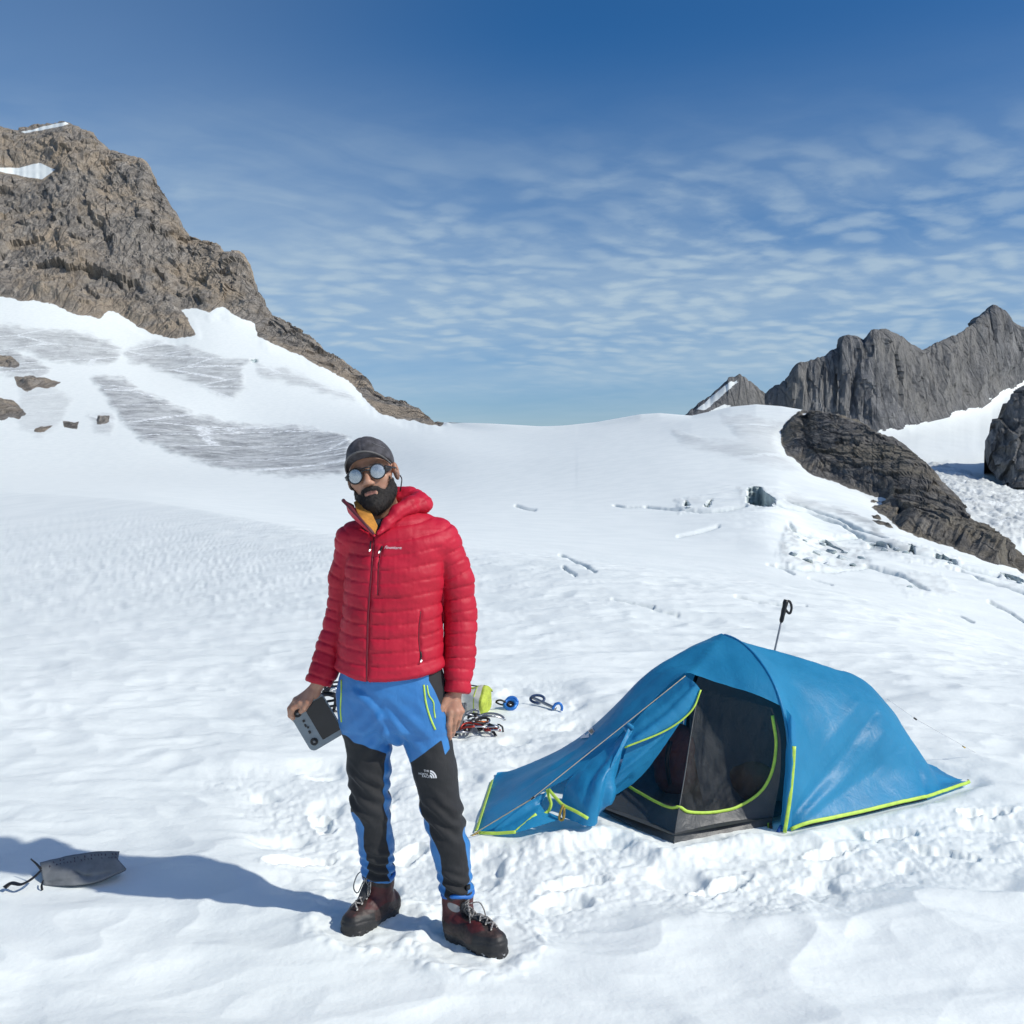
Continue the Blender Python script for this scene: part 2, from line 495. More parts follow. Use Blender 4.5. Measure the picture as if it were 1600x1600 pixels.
def simple(name, col, rough=0.6, var=0.12, vscale=30, bump=0.15, bscale=120, bdist=0.002, metal=0.0, spec=0.5):
    t = NT(name)
    nz = t.noise(vscale, 3)
    c = t.mix(t.ramp(nz, 0.3, 0.7), tuple(v * (1 - var) for v in col), tuple(min(1, v * (1 + var)) for v in col))
    t.set(Base_Color=c, Roughness=rough, Metallic=metal)
    t.b.inputs['Specular IOR Level'].default_value = spec
    if bump: t.set(Normal=t.bump(t.noise(bscale, 3), bump, bdist))
    return t.m
# ------------------------------------------------------------------ terrain
def pchip_rows(T, K, t):
    """monotone cubic along axis 0: knots T (k,), values K (k, n), samples t"""
    h = np.diff(T)[:, None]; d = np.diff(K, axis=0) / h
    m = np.zeros_like(K)
    w1 = 2 * h[1:] + h[:-1]; w2 = h[1:] + 2 * h[:-1]
    same = d[:-1] * d[1:] > 0
    with np.errstate(divide='ignore', invalid='ignore'):
        hm = (w1 + w2) / (w1 / d[:-1] + w2 / d[1:])
    m[1:-1] = np.where(same, hm, 0); m[0] = d[0]; m[-1] = d[-1]
    i = np.clip(np.searchsorted(T, t, side='right') - 1, 0, len(T) - 2)
    u = ((t - T[i]) / (T[i + 1] - T[i]))[:, None]; hh = h[i]
    return (K[i] * (2*u**3 - 3*u**2 + 1) + m[i] * hh * (u**3 - 2*u**2 + u) + K[i+1] * (-2*u**3 + 3*u**2) + m[i+1] * hh * (u**3 - u**2))

RIDGE_L = [(-320,300,1500),(-150,215,1500),(0,195,1500),(33,206,1500),(75,198,1480),(109,191,1450),(131,202,1430),(150,208,1420),(175,234,1400),(200,240,1380),(230,251,1360),
           (247,287,1330),(262,307,1310),(278,335,1290),(282,352,1280),(302,370,1260),(341,383,1220),(354,401,1200),(363,397,1195),(372,396,1190),(385,418,1170),
           (398,449,1140),(411,486,1100),(420,499,1090),(431,501,1085),(477,525,1050),(490,541,1030),(525,560,1000),(545,574,980),(569,591,950),(582,611,920),(600,620,890),(626,628,850),
           (652,637,800),(664,648,740),(678,660,600)]
ROWS = {
 1: [(-320,757,150),(0,768,88),(200,780,60),(540,838,25),(740,860,20.7),(1000,890,16.5),(1300,930,15.4),(1600,1010,14.8),(1900,1100,14)],
 2: [(-320,757,180),(0,768,112),(200,781,78),(540,841,33),(740,865,28),(1000,898,24),(1300,940,23),(1600,1022,22),(1900,1115,21)],
 3: [(-320,753,230),(0,760,165),(200,772,110),(540,832,47),(740,854,41),(1000,884,37),(1300,923,35),(1600,1001,32),(1900,1085,30)],
 4: [(-320,748,340),(0,748,320),(300,750,300),(500,756,250),(620,766,200),(740,775,150),(1000,792,110),(1190,800,95),(1300,862,80),(1400,882,75),(1600,925,70),(1900,1010,62)],
 5: [(-320,620,650),(0,620,650),(200,640,600),(400,690,520),(540,706,430),(680,700,320),(850,712,230),(1020,712,185),(1180,725,155),(1250,752,138),(1350,792,120),(1450,830,108),(1530,862,100),(1590,889,95),(1700,945,90),(1900,1010,85)],
 6: [(-320,470,1000),(0,462,1000),(80,474,980),(170,492,980),(260,527,950),(300,515,950),(340,484,990),(400,510,980),(470,556,900),(540,588,830),(586,636,760),(630,648,680),(678,668,500),(760,673,400),(850,677,340),(1020,660,280),(1100,656,255),(1180,646,235),(1222,692,195),(1255,732,172),(1300,751,160),(1369,776,143),(1407,828,122),(1476,853,112),(1545,881,103),(1590,888.5,100),(1700,943,97),(1900,1005,92)],
 7: RIDGE_L + [(700,660,520),(760,661,450),(810,664,420),(850,667,400),(880,666,385),(930,661,355),(1000,648,320),(1030,646,312),(1080,650,300),(1140,636,285),(1180,632,275),(1220,635,265),(1256,641,255),
     (1280,648,230),(1297,655,220),(1325,663,210),(1352,681,200),(1388,698,187),(1413,714,178),(1432,736,168),(1440,755,160),(1471,788,148),(1484,808,142),(1504,824,135),(1542,854,122),(1567,868,114),(1590,886,104),(1700,941,100),(1900,1002,95)],
}
def row(k, px):
    a = np.array(ROWS[k], float)
    if k == 7:
        jag = np.where(px < 676, 3.0, np.where(px > 1290, 1.6, 0)) * (ridged(px / 11, 0.3, 0.7, 3) - .4)
        return np.interp(px, a[:, 0], a[:, 1]) + jag, np.interp(px, a[:, 0], a[:, 2])
    m = pchip_rows(a[:, 0], a[:, 1:], px)
    m[:, 1] = np.exp(pchip_rows(a[:, 0], np.log(a[:, 2:3]), px)[:, 0])
    if k in (3, 4, 5, 6):                                    # no kinks in the snow
        w = np.hanning(45 if k < 6 else 85); w /= w.sum(); h = len(w) // 2
        m = np.stack([np.convolve(np.pad(m[:, c], h, mode='reflect', reflect_type='odd'), w, 'valid') for c in (0, 1)], -1)
    return m[:, 0], m[:, 1]
# columns: fine inside the view, coarse all the way round outside it
px_in = np.linspace(-60, 1660, 700)
phi_in = np.arctan((px_in - 800) / F)
phi_out_r = np.radians(np.concatenate([np.linspace(31, 60, 14), np.linspace(64, 180, 26)]))
phi_out_r = phi_out_r[phi_out_r > phi_in[-1] + 0.01]
phi_out_l = -phi_out_r[::-1][1:]
phi = np.concatenate([phi_out_l, phi_in, phi_out_r])
nC = len(phi)
ZR = {1:(0,-1.5),2:(0,-2.2),3:(0,-3),4:(0,-6),5:(30,-9),6:(120,-10),7:(350,-12)}     # z at -60 deg, +60 deg
RR = {1:(100,16),2:(120,24),3:(170,34),4:(320,80),5:(640,120),6:(1000,140),7:(1500,160)}
ZB = {1:0,2:0,3:0,4:0,5:6,6:30,7:90}; RB = {1:60,2:80,3:120,4:250,5:500,6:900,7:1600}
kn_r = [np.full(nC, v) for v in (0.06, 2.6, 8.0)]
kn_z = [np.zeros(nC) for _ in range(3)]
for k in range(1, 8):
    py, d = row(k, px_in)
    rx, rz = rays(px_in, py)
    r_in = d * np.hypot(rx, 1); z_in = CAM_H + rz * d
    R = np.zeros(nC); Z = np.zeros(nC); nl = len(phi_out_l)
    R[nl:nl+len(px_in)] = r_in; Z[nl:nl+len(px_in)] = z_in
    for sl, e, sg in ((slice(0, nl), 0, 0), (slice(nl + len(px_in), nC), -1, 1)):
        a = np.abs(phi[sl]); a0 = abs(phi_in[e])
        xs = [a0, math.radians(60), math.radians(110), math.pi + .01]
        R[sl] = np.interp(a, xs, [r_in[e], RR[k][sg], RB[k], RB[k]])
        Z[sl] = np.interp(a, xs, [z_in[e], ZR[k][sg], ZB[k], ZB[k]])
    kn_r.append(R); kn_z.append(Z)
# the far side of the crest
wl_ = smooth(np.degrees(phi), 3, -12)                        # 1 on the high left mountain
kn_r.append(kn_r[-1] * 1.12); kn_z.append(kn_z[-1] - (12 + 60 * wl_))
kn_r.append(kn_r[-2] * 1.9);  kn_z.append(kn_z[-2] - (90 + 350 * wl_))
kn_r = np.array(kn_r); kn_z = np.array(kn_z)
# rows per segment
seg_n = [30, 320, 110, 16, 34, 80, 190, 130, 215, 14, 8]
T = np.arange(len(kn_r), dtype=float)
t = np.concatenate([np.linspace(i, i + 1, n, endpoint=False) for i, n in enumerate(seg_n)] + [[T[-1]]])
# near segment: rows evenly spread in the picture rather than in metres
s1 = (t >= 1) & (t < 2)
inv = 1 / 2.6 + (1 / 8.0 - 1 / 2.6) * (t[s1] - 1)
logr = pchip_rows(T, np.log(kn_r), t)
logr[s1] = np.log(1 / inv)[:, None]
sl_t = (kn_z - CAM_H) / kn_r
tan_e = pchip_rows(T, sl_t, t)
Rr = np.exp(logr)
flat_rows = t < 2
Zz = CAM_H + tan_e * Rr
Zz[flat_rows] = 0
X = Rr * np.sin(phi); Y = Rr * np.cos(phi)
nR = len(t)
# where each vertex falls in the photograph (only to lay out rock, ice and cracks on the ground)
with np.errstate(divide='ignore', invalid='ignore'):
    yy = np.where(Y > 0.2, Y, np.nan)
    u_, w_ = X / yy, (Zz - CAM_H) / yy
    PX = 800 + F * u_ * 1.0 / (CA - w_ * SA) ; PY = 800 - F * (w_ * CA + SA) / (CA - w_ * SA)
PX = np.nan_to_num(PX, nan=-9999); PY = np.nan_to_num(PY, nan=-9999)
tt = np.repeat(t[:, None], nC, 1)
back = tt > 9.02                                             # behind the crest (knot 9 is row 7)

# --- near snow relief, also used to set things down on it
def g_poly(pts):
    p = np.array(pts, float); return G(p[:, 0], p[:, 1])[:, :2]
TR = [g_poly([(330,1210),(520,1190),(760,1160),(800,1290),(960,1290),(1060,1340),(1230,1310),(1500,1250),(1700,1240),(1750,1330),(1500,1380),(1250,1430),(1000,1440),(820,1480),(800,1530),(640,1520),(540,1500),(460,1400),(380,1300)]),
      g_poly([(640,1060),(900,1060),(940,1130),(830,1200),(640,1200)])]
BANK = G(np.array([850,890,930,960,985,1015,1035,1070,1110,1150,1190]), np.array([1312,1308,1302,1300,1312,1328,1340,1336,1324,1316,1314]))
TENT_FOOT = g_poly([(735,1308),(765,1216),(900,1190),(1150,1160),(1330,1170),(1525,1216),(1525,1228),(1455,1250),(1330,1278),(1228,1302),(1150,1306),(1055,1328),(995,1300),(940,1278),(900,1290),(800,1306)])
def blob(x, y, cx, cy, r): return np.exp(-((x - cx) ** 2 + (y - cy) ** 2) / (r * r))
FEET = [(-0.515, 3.455), (-0.125, 3.295)]
_rp = np.random.RandomState(9)
PRINTS = [(*[float(c) for c in G(px_, py_)[:2]], a_) for px_, py_, a_ in ((640,1330,1.2),(470,1350,.5),(505,1280,1.9),(900,1375,.4),(1130,1380,.6),(1290,1330,.5),(1400,1300,.2),(1540,1270,.3),(1480,1330,-.4),(680,1220,1.0),(600,1250,1.4))]
SHELF = []      # (x, y, radius): patches pressed flat where things lie
def near_relief(x, y):
    x = np.asarray(x, float); y = np.asarray(y, float)
    r = np.hypot(x, y)
    if x.size > 1000:
        m = (r < 60) & (r > 0.5)
        return on(m & (r < 11) & (y > 1), lambda a, b: _relief(a, b, True), x, y) + on(m & ~((r < 11) & (y > 1)), lambda a, b: _relief(a, b, False), x, y)
    return _relief(x, y, True)
def _relief(x, y, near):
    r = np.hypot(x, y)
    wx = x + 0.25 * perlin(x * 0.9, y * 0.9, 3.3); wy = y + 0.2 * perlin(x * 0.9, y * 0.9, 8.3)
    # wind-melted hollows, longer across than along
    cup = ridged(wx * 1.7 + wy * 0.5, wy * 2.6, 0.5, 2, 0.45)
    cup2 = perlin(wx * 1.3 + 0.5 * wy, wy * 2.2, 2.5)
    soft = fbm(x * 0.55, y * 0.8, 1.5, 3)
    tr = np.zeros_like(x)
    if near:
        tw = 16 * fbm(x * 3, y * 3, 4.4, 2)
        for p in TR:
            sd = poly_sd(x * 100, y * 100, p * 100)
            tr = np.maximum(tr, smooth(sd + tw, -14, 22))
    calm = smooth(y - 0.10 * x, 3.35, 3.0)                   # the smooth drift right in front
    h = 0.030 * soft + (1 - 0.8 * tr) * (1 - 0.45 * calm) * (0.036 * cup + 0.022 * cup2)
    if not near: return h * smooth(r, 60, 9)
    lump = np.maximum(billow(wx * 4.2, wy * 4.8, 6.0, 2, 0.5), -0.2)
    pits = smooth(perlin(wx * 3.6, wy * 3.6, 12.0), 0.18, 0.5)
    crumb = billow(wx * 12, wy * 12, 7.0, 3, 0.55)
    crust = ridged(wx * 26, wy * 26, 9.0, 2, 0.5)
    h = h + tr * (0.034 * lump - 0.030 * pits + 0.012 * crumb + 0.003 * crust - 0.010)
    # boot prints
    pw_ = .8 * fbm(x * 15, y * 15, 3.3, 3)
    for bx_, by_, ba_ in PRINTS:
        cu_, su_ = math.cos(ba_), math.sin(ba_)
        u_ = (x - bx_) * cu_ + (y - by_) * su_; v_ = -(x - bx_) * su_ + (y - by_) * cu_
        q_ = np.sqrt((u_ / .135) ** 2 + (v_ / .048) ** 2) + pw_
        h = h - 0.030 * smooth(q_, 1.3, .4) + 0.008 * np.exp(-((q_ - 1.2) / .18) ** 2)
    # snow shovelled up against the doorway
    bd = line_d(x * 100, y * 100, BANK[:, :2] * 100) / 100
    foot = smooth(poly_sd(x * 100, y * 100, TENT_FOOT * 100), -9, 3)
    h = h * (1 - foot) - 0.015 * foot
    h = h + 0.042 * np.exp(-(bd / 0.07) ** 2) * (0.75 + 0.6 * fbm(x * 7, y * 7, 1.0, 3)) + 0.010 * np.exp(-(bd / 0.15) ** 2) * billow(x * 15, y * 15, 3, 2)
    # boots sunk in a little, with a pushed-up rim
    for fx, fy in FEET:
        q = np.hypot(x - fx, y - fy); e4 = np.exp(-(q / 0.21) ** 4)
        h = h * (1 - 0.75 * e4) + (0.012 + 0.014 * fbm(x * 11, y * 11, 6.6, 2)) * e4 + 0.016 * np.exp(-((q - 0.215) / 0.05) ** 2) * (0.6 + 1.2 * np.abs(fbm(x * 14, y * 14, 2.2, 2)))
    for cx, cy, rad in SHELF:
        q = np.hypot(x - cx, y - cy)
        h = h * (1 - 0.9 * np.exp(-(q / rad) ** 4))
    # a drift in the left foreground that carries the pouch and the long shadow
    h = h + 0.05 * smooth(y, 3.5, 2.7) * smooth(fbm(x * 0.9, y * 1.3, 5.0, 2), -0.1, 0.5)
    fade = smooth(r, 60, 9)
    return h * fade
# things that press the snow flat (filled before the ground is built)
def gxy(px, py):
    g = G(px, py); return float(g[0]), float(g[1])
SHELF += [(*gxy(125, 1372), 0.30), (*gxy(742, 1125), 0.32), (*gxy(795, 1108), 0.12), (*gxy(850, 1106), 0.16), (*gxy(518, 1095), 0.30)]

Zz = Zz + near_relief(X, Y)
# gentle relief further out: ripples on the plain, soft swells on the slopes
far = smooth(Rr, 6, 30) * smooth(Rr, 1400, 500)
Zz = Zz + far * on(Rr > 6, lambda x, y, r: 0.05 * ridged(x * 0.45, y * 0.7, 2.0, 2) * smooth(r, 70, 25) + r * 0.0016 * fbm(x / (0.16 * r + 6), y / (0.16 * r + 6), 1.0, 2), X, Y, Rr)

# --- rock on the left mountain and the outcrop on the right
ROCK_L = [(-400,470),(0,463),(17,466),(35,470),(80,473),(101,485),(122,492),(157,496),(168,487),(185,489),(203,501),(217,512),(245,524),(276,531),(304,522),(297,506),(283,485),(301,480),(325,489),(336,482),(346,478),(364,492),(385,500),(399,506),(402,524),(420,534),(455,548),(490,566),(518,580),(546,595),(555,605),(570,622),(582,634),(592,646),(640,658),(690,668),(700,640),(690,600),(600,500),(440,300),(250,100),(-400,100)]
ROCK_R = [(1219,673),(1231,656),(1253,640),(1278,640),(1297,648),(1330,650),(1400,680),(1460,740),(1520,810),(1600,870),(1600,900),(1590,889),(1545,882),(1517,868),(1476,854),(1435,841),(1407,830),(1392,812),(1372,800),(1362,792),(1376,786),(1361,783),(1385,780),(1369,775),(1325,762),(1289,747),(1259,738),(1251,725),(1229,709),(1220,695)]
SNOW_ON_ROCK = [[(-60,262),(30,262),(61,254),(87,265),(66,280),(39,276),(0,268),(-60,268)], [(33,206),(75,196),(105,190),(108,194),(75,202),(40,208)],
                [(1253,647),(1262,645),(1264,649),(1256,650)]]
SMALL_ROCKS = [[(-20,555),(16,556),(31,566),(33,575),(14,574),(-20,570)], [(21,587),(45,588),(70,590),(94,597),(84,606),(60,606),(42,613),(28,604)],
               [(-20,618),(10,622),(21,625),(42,646),(30,655),(14,650),(8,657),(-20,655)], [(98,657),(122,659),(119,669),(101,667)], [(152,650),(171,650),(171,660),(150,664)],
               [(55,668),(82,664),(70,675),(50,676)], [(1362,806),(1376,806),(1378,814),(1364,812)], [(1360,815),(1385,818),(1398,830),(1372,822)]]
front = (Y > 5) & (tt > 6)
wob = on(front, lambda a, b: 5 * fbm(a / 22, b / 22, 1.0, 3) + 2.0 * fbm(a / 6, b / 6, 2.0, 2), PX, PY)
sdL = poly_sd(PX, PY, ROCK_L); sdL = np.where((PX < 30) & (PY < 440), 40, sdL)
sdR = poly_sd(PX, PY, ROCK_R)
rock = np.maximum(sdL, sdR) + wob
for p in SNOW_ON_ROCK: rock = np.minimum(rock, -poly_sd(PX, PY, p) - 0.4 * wob)
for p in SMALL_ROCKS: rock = np.maximum(rock, poly_sd(PX, PY, p) + 0.8 * wob)
rock = np.where(front, rock, -50)
rock = np.where(back & (kn_z[9][None, :] > 60), 20, rock)
rock = np.where(back & (PX > 1290), 20, rock)
def blur1(A, n):
    w = np.hanning(n + 2)[1:-1]; w /= w.sum(); h = n // 2
    P_ = np.pad(A, ((0, 0), (h, h)), mode='edge'); out = np.zeros_like(A)
    for i_ in range(n): out += w[i_] * P_[:, i_:i_ + A.shape[1]]
    return out
rs = (t > 5.5) & (t < 9.01)
wgt = smooth(-rock[rs], 2, 16) * smooth(tt[rs], 5.6, 6.3) * smooth(tt[rs], 8.98, 8.7) * (PX[rs] < 900)
tz = (Zz[rs] - CAM_H) / Rr[rs]; lz = np.log(Rr[rs])
Rn_ = np.exp(lz * (1 - wgt) + blur1(lz, 61) * wgt); tn_ = tz * (1 - wgt) + blur1(tz, 61) * wgt
k_ = Rn_ / Rr[rs]; X[rs] *= k_; Y[rs] *= k_; Rr[rs] = Rn_; Zz[rs] = CAM_H + tn_ * Rn_
# grid normals
def gridn(X, Y, Z):
    P = np.stack([X, Y, Z], -1)
    du = np.gradient(P, axis=1); dv = np.gradient(P, axis=0)
    n = np.cross(du, dv); n /= np.linalg.norm(n, axis=-1)[..., None] + 1e-9
    n[n[..., 2] < 0] *= -1
    return n
Nn = gridn(X, Y, Zz)
rm = smooth(rock, 0, 14) * smooth(Rr, 90, 110) * (1 - .8 * smooth(PX, 550, 600) * (PX < 900))
big = rm > 0
sc = np.where(Rr > 450, 1.0, 0.16)                           # the outcrop is small and near
def rock_disp(x, y, z, s):
    # slanting slabs and gullies
    a = (0.8 * x + 0.35 * y + 0.55 * z) / s; b = (-0.5 * x + 0.8 * z + 0.3 * y) / s; c = (0.4 * y - 0.6 * x) / s
    g = ridged(a / 95, b / 190, c / 120, 5, 0.55)
    k = ridged(a / 26, b / 60, c / 40, 3, 0.6)
    e = np.abs(((a / 34 + 0.8 * fbm(x / s / 60, y / s / 60, z / s / 60, 3)) % 1.0) - 0.5) * 2
    a = (0.75 * x + 0.25 * y + 0.42 * z) / s; b = (-0.42 * x + 0.85 * z + 0.2 * y) / s
    b1 = blocks(a / 42, b / 130, c / 60); b2 = blocks(a / 14, b / 60, c / 24, 5); b3 = blocks(a / 6, b / 26, c / 10, 9)
    return s * (9 * g + 2.5 * k + 2 * e + 4.5 * b1 + 3.2 * b2 + 1.7 * b3 - 3)
disp = np.zeros_like(Zz)
disp[big] = rock_disp(X[big], Y[big], Zz[big], sc[big]) * rm[big] * np.where(sc[big] < 1, .8, 1) + np.where(sc < 1, 2.2, 0)[big] * rm[big]
crest = np.exp(-((tt - 9.0) / 0.11) ** 2)
disp *= 1 - 0.92 * crest
X = X + Nn[..., 0] * disp; Y = Y + Nn[..., 1] * disp; Zz = Zz + Nn[..., 2] * disp * 0.7

# --- ice: bare grey glacier ice and dirty firn
ICE = [([(-60,505),(0,508),(42,513),(115,518),(168,534),(189,548),(182,566),(122,566),(80,562),(40,548),(0,541),(-60,535)], .75),
       ([(196,552),(245,538),(290,545),(350,559),(388,562),(374,580),(381,604),(364,620),(332,611),(297,594),(252,580),(210,569)], .8),
       ([(147,590),(196,594),(224,615),(273,636),(315,653),(385,666),(455,667),(525,678),(548,688),(541,738),(455,743),(402,737),(332,727),(280,709),(224,685),(196,660),(168,622)], 1.0),
       ([(402,566),(448,578),(500,600),(553,625),(520,618),(470,603),(437,592),(406,583)], .55),
       ([(35,605),(80,600),(112,625),(95,660),(60,680),(30,660)], .35), ([(-20,540),(20,545),(80,575),(60,590),(20,585),(-20,575)], .8),
       ([(142,648),(176,652),(172,678),(150,674)], .5),
       ([(1128,652),(1170,650),(1222,662),(1207,681),(1215,706),(1252,736),(1208,728),(1145,713),(1100,700),(1068,692),(1054,676),(1110,690),(1160,688)], .42),
       ([(1300,795),(1330,800),(1362,818),(1380,845),(1368,840),(1345,822),(1310,808)], .6),
       ([(1352,846),(1388,852),(1425,856),(1428,868),(1407,874),(1372,866)], .55),
       ([(1218,865),(1240,858),(1250,885),(1225,884)], .35), ([(1400,915),(1440,900),(1470,925),(1430,930)], .25),
       ([(1210,775),(1260,782),(1330,806),(1300,802),(1240,790)], .45)]
ice = np.zeros_like(Zz)
icew = on(front & ~back & (rock < 4), lambda a, b: 13 * fbm(a / 34 + b / 30, b / 11 - a / 60, 3.0, 5, .62), PX, PY)
for p, wgt in ICE:
    sd = poly_sd(PX, PY, p) + icew
    ice = np.maximum(ice, wgt * smooth(sd, -7, 6))
ice[~front | back] = 0
blue = np.zeros_like(Zz)
# white snow-filled cracks across the ice, and slab relief
ic = ice > 0.05
flow = np.zeros_like(Zz)
qx = X[ic] / 9.0; qy = Y[ic] / 30.0
flow[ic] = ridged(qx * 0.5 + 0.6 * qy, qy - 0.5 * qx, Zz[ic] / 14, 3, 0.6)
Zz = Zz + np.where(Rr > 200, 0.55, 0.10) * ice * flow
# --- crevasses: the far wall stands where its top edge is, the near lip hides its foot
CREV = [([(1169,764),(1189,763),(1194,772),(1206,778),(1213,785),(1204,797),(1180,795),(1166,790)], .75),
        ([(1248,862),(1254,857),(1261,856),(1258,888),(1248,888)], .8),
        ([(1272,853),(1289,848),(1303,858),(1325,868),(1335,880),(1352,888),(1318,892),(1298,889),(1303,874),(1282,866)], .55),
        ([(1238,830),(1250,836),(1262,840),(1256,850),(1241,845)], .5),
        ([(1352,848),(1370,849),(1392,856),(1380,864),(1360,860)], .45),
        ([(1420,857),(1430,860),(1427,870),(1420,868)], .5), ([(1460,869),(1475,872),(1492,881),(1496,892),(1478,886),(1463,884)], .5),
        ([(1066,797),(1071,784),(1078,792),(1074,798)], .5), ([(1097,797),(1108,784),(1114,781),(1106,797)], .35),
        ([(1064,836),(1069,827),(1073,834),(1069,837)], .5), ([(1110,826),(1117,820),(1122,826),(1114,830)], .5),
        ([(1388,910),(1400,914),(1430,917),(1458,931),(1425,928),(1402,922)], .45), ([(1402,901),(1420,896),(1414,905)], .5),
        ([(1560,898),(1572,899),(1600,912),(1600,917),(1578,912)], .5), ([(392,560),(402,558),(402,564),(394,565)], .8)]
CRACK = [([(876,868),(900,880),(915,886),(930,897)], 1.5), ([(879,888),(890,897),(899,901)], 1.3), ([(957,939),(985,944),(1022,951)], 1.3), ([(1200,883),(1225,890),(1240,898)], 1.0),
         ([(1352,890),(1380,896),(1400,902)], 1.5), ([(1150,935),(1200,945),(1260,950)], .8), ([(1470,955),(1500,962),(1520,972)], 1.0), ([(1545,945),(1580,960),(1600,972)], .9), ([(1265,905),(1300,915)], .9),
         ([(1232,822),(1240,832)], 1.6), ([(1228,785),(1262,797),(1310,815),(1345,832)], 1.3), ([(1317,824),(1345,832),(1385,846)], 1.4), ([(806,790),(822,795),(836,797)], 1.2), ([(1020,955),(1060,962)], .8),
         ([(960,790),(975,793),(1010,792)], 1.0),
         ([(1010,792),(1066,798),(1110,800),(1166,794)], 1.3), ([(1213,790),(1262,803),(1312,822),(1352,846),(1400,860),(1462,876),(1510,893),(1560,903)], 1.9), ([(1215,884),(1250,891),(1310,896),(1356,890),(1405,904),(1450,928)], 1.6), ([(1060,838),(1085,834),(1122,826)], 1.3), ([(1237,832),(1262,842),(1300,846),(1345,842)], 1.7), ([(1500,898),(1540,915),(1600,935)], 1.4)]
dark = np.zeros_like(Zz)
vis = front & ~back & (tt > 2.4)
crw = on((tt > 2.3) & ~back & (PX > 780) & (PX < 1640) & (PY > 740), lambda a, b: fbm(a / 5, b / 5, 6.0, 2), PX, PY)
for p, depth in CREV:
    sd = poly_sd(PX, PY, p) + 1.2 * crw
    m = (sd > 0) & vis
    if not m.any(): continue
    # push the wall back along the ground to the depth of the polygon's upper edge
    for j in np.where(m.any(0))[0]:
        rows_ = np.where(m[:, j])[0]; top = rows_.max() + 1
        if top >= nR: continue
        rt = Rr[top, j]
        k = rows_
        f = (rt + 0.004 * rt * (fbm(PX[k, j] / 4, PY[k, j] / 7, 1.0, 2))) / np.hypot(X[k, j], Y[k, j])
        dzc = (Zz[k, j] - CAM_H) * f + CAM_H
        X[k, j] *= f; Y[k, j] *= f; Zz[k, j] = dzc
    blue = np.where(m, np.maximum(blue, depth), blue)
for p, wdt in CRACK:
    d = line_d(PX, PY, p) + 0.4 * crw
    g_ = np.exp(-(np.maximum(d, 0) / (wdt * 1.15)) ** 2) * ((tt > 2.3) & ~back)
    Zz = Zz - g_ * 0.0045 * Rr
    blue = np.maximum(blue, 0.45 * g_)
# soft humps and lips in the crevassed belt
belt = smooth(tt, 4.6, 6.2) * smooth(poly_sd(PX, PY, [(1020,760),(1215,755),(1330,800),(1440,845),(1600,900),(1640,960),(1450,950),(1300,900),(1150,850),(1020,830)]), -15, 15) * ~back
belt *= smooth(PX, 1010, 1180)
Zz = Zz + belt * on(belt > 0, lambda x, y: 0.40 * ridged(x / 14, y / 9, 1.0, 3) + 0.12 * ridged(x / 4, y / 3, 2.0, 2), X, Y)
# tumbled blocks of ice where the slope breaks
tum = np.zeros_like(Zz)
for p_, a_ in (([(1228,828),(1262,838),(1300,842),(1345,842),(1352,866),(1362,890),(1300,898),(1240,892),(1214,872)], 1.0), ([(1345,842),(1390,850),(1432,855),(1502,878),(1506,898),(1440,884),(1395,876),(1350,866)], .75),
               ([(1150,762),(1185,758),(1222,782),(1210,800),(1160,798)], .5), ([(1055,782),(1110,775),(1122,796),(1062,802)], .4), ([(1380,902),(1470,905),(1500,935),(1420,935)], .45), ([(1540,890),(1620,900),(1620,930),(1560,925)], .6)):
    tum = np.maximum(tum, a_ * smooth(poly_sd(PX, PY, p_) + 6 * crw, -4, 5))
tum *= ~back
Zz = Zz + tum * on(tum > 0, lambda x, y, r: r / 80 * (.16 * ridged(x / (r * .11), y / (r * .26), .5, 2) + .55 * fbm(x / (r * .08), y / (r * .2), 1.5, 2)), X, Y, Rr)
ice = np.maximum(ice, .55 * tum * on(tum > 0, lambda a, b: smooth(fbm(a / 14, b / 6, 2.2, 2), -.2, .3), PX, PY))
blue = np.maximum(blue, .30 * tum * on(tum > 0, lambda a, b: smooth(fbm(a / 9, b / 5, 5.2, 3), .1, .4), PX, PY))

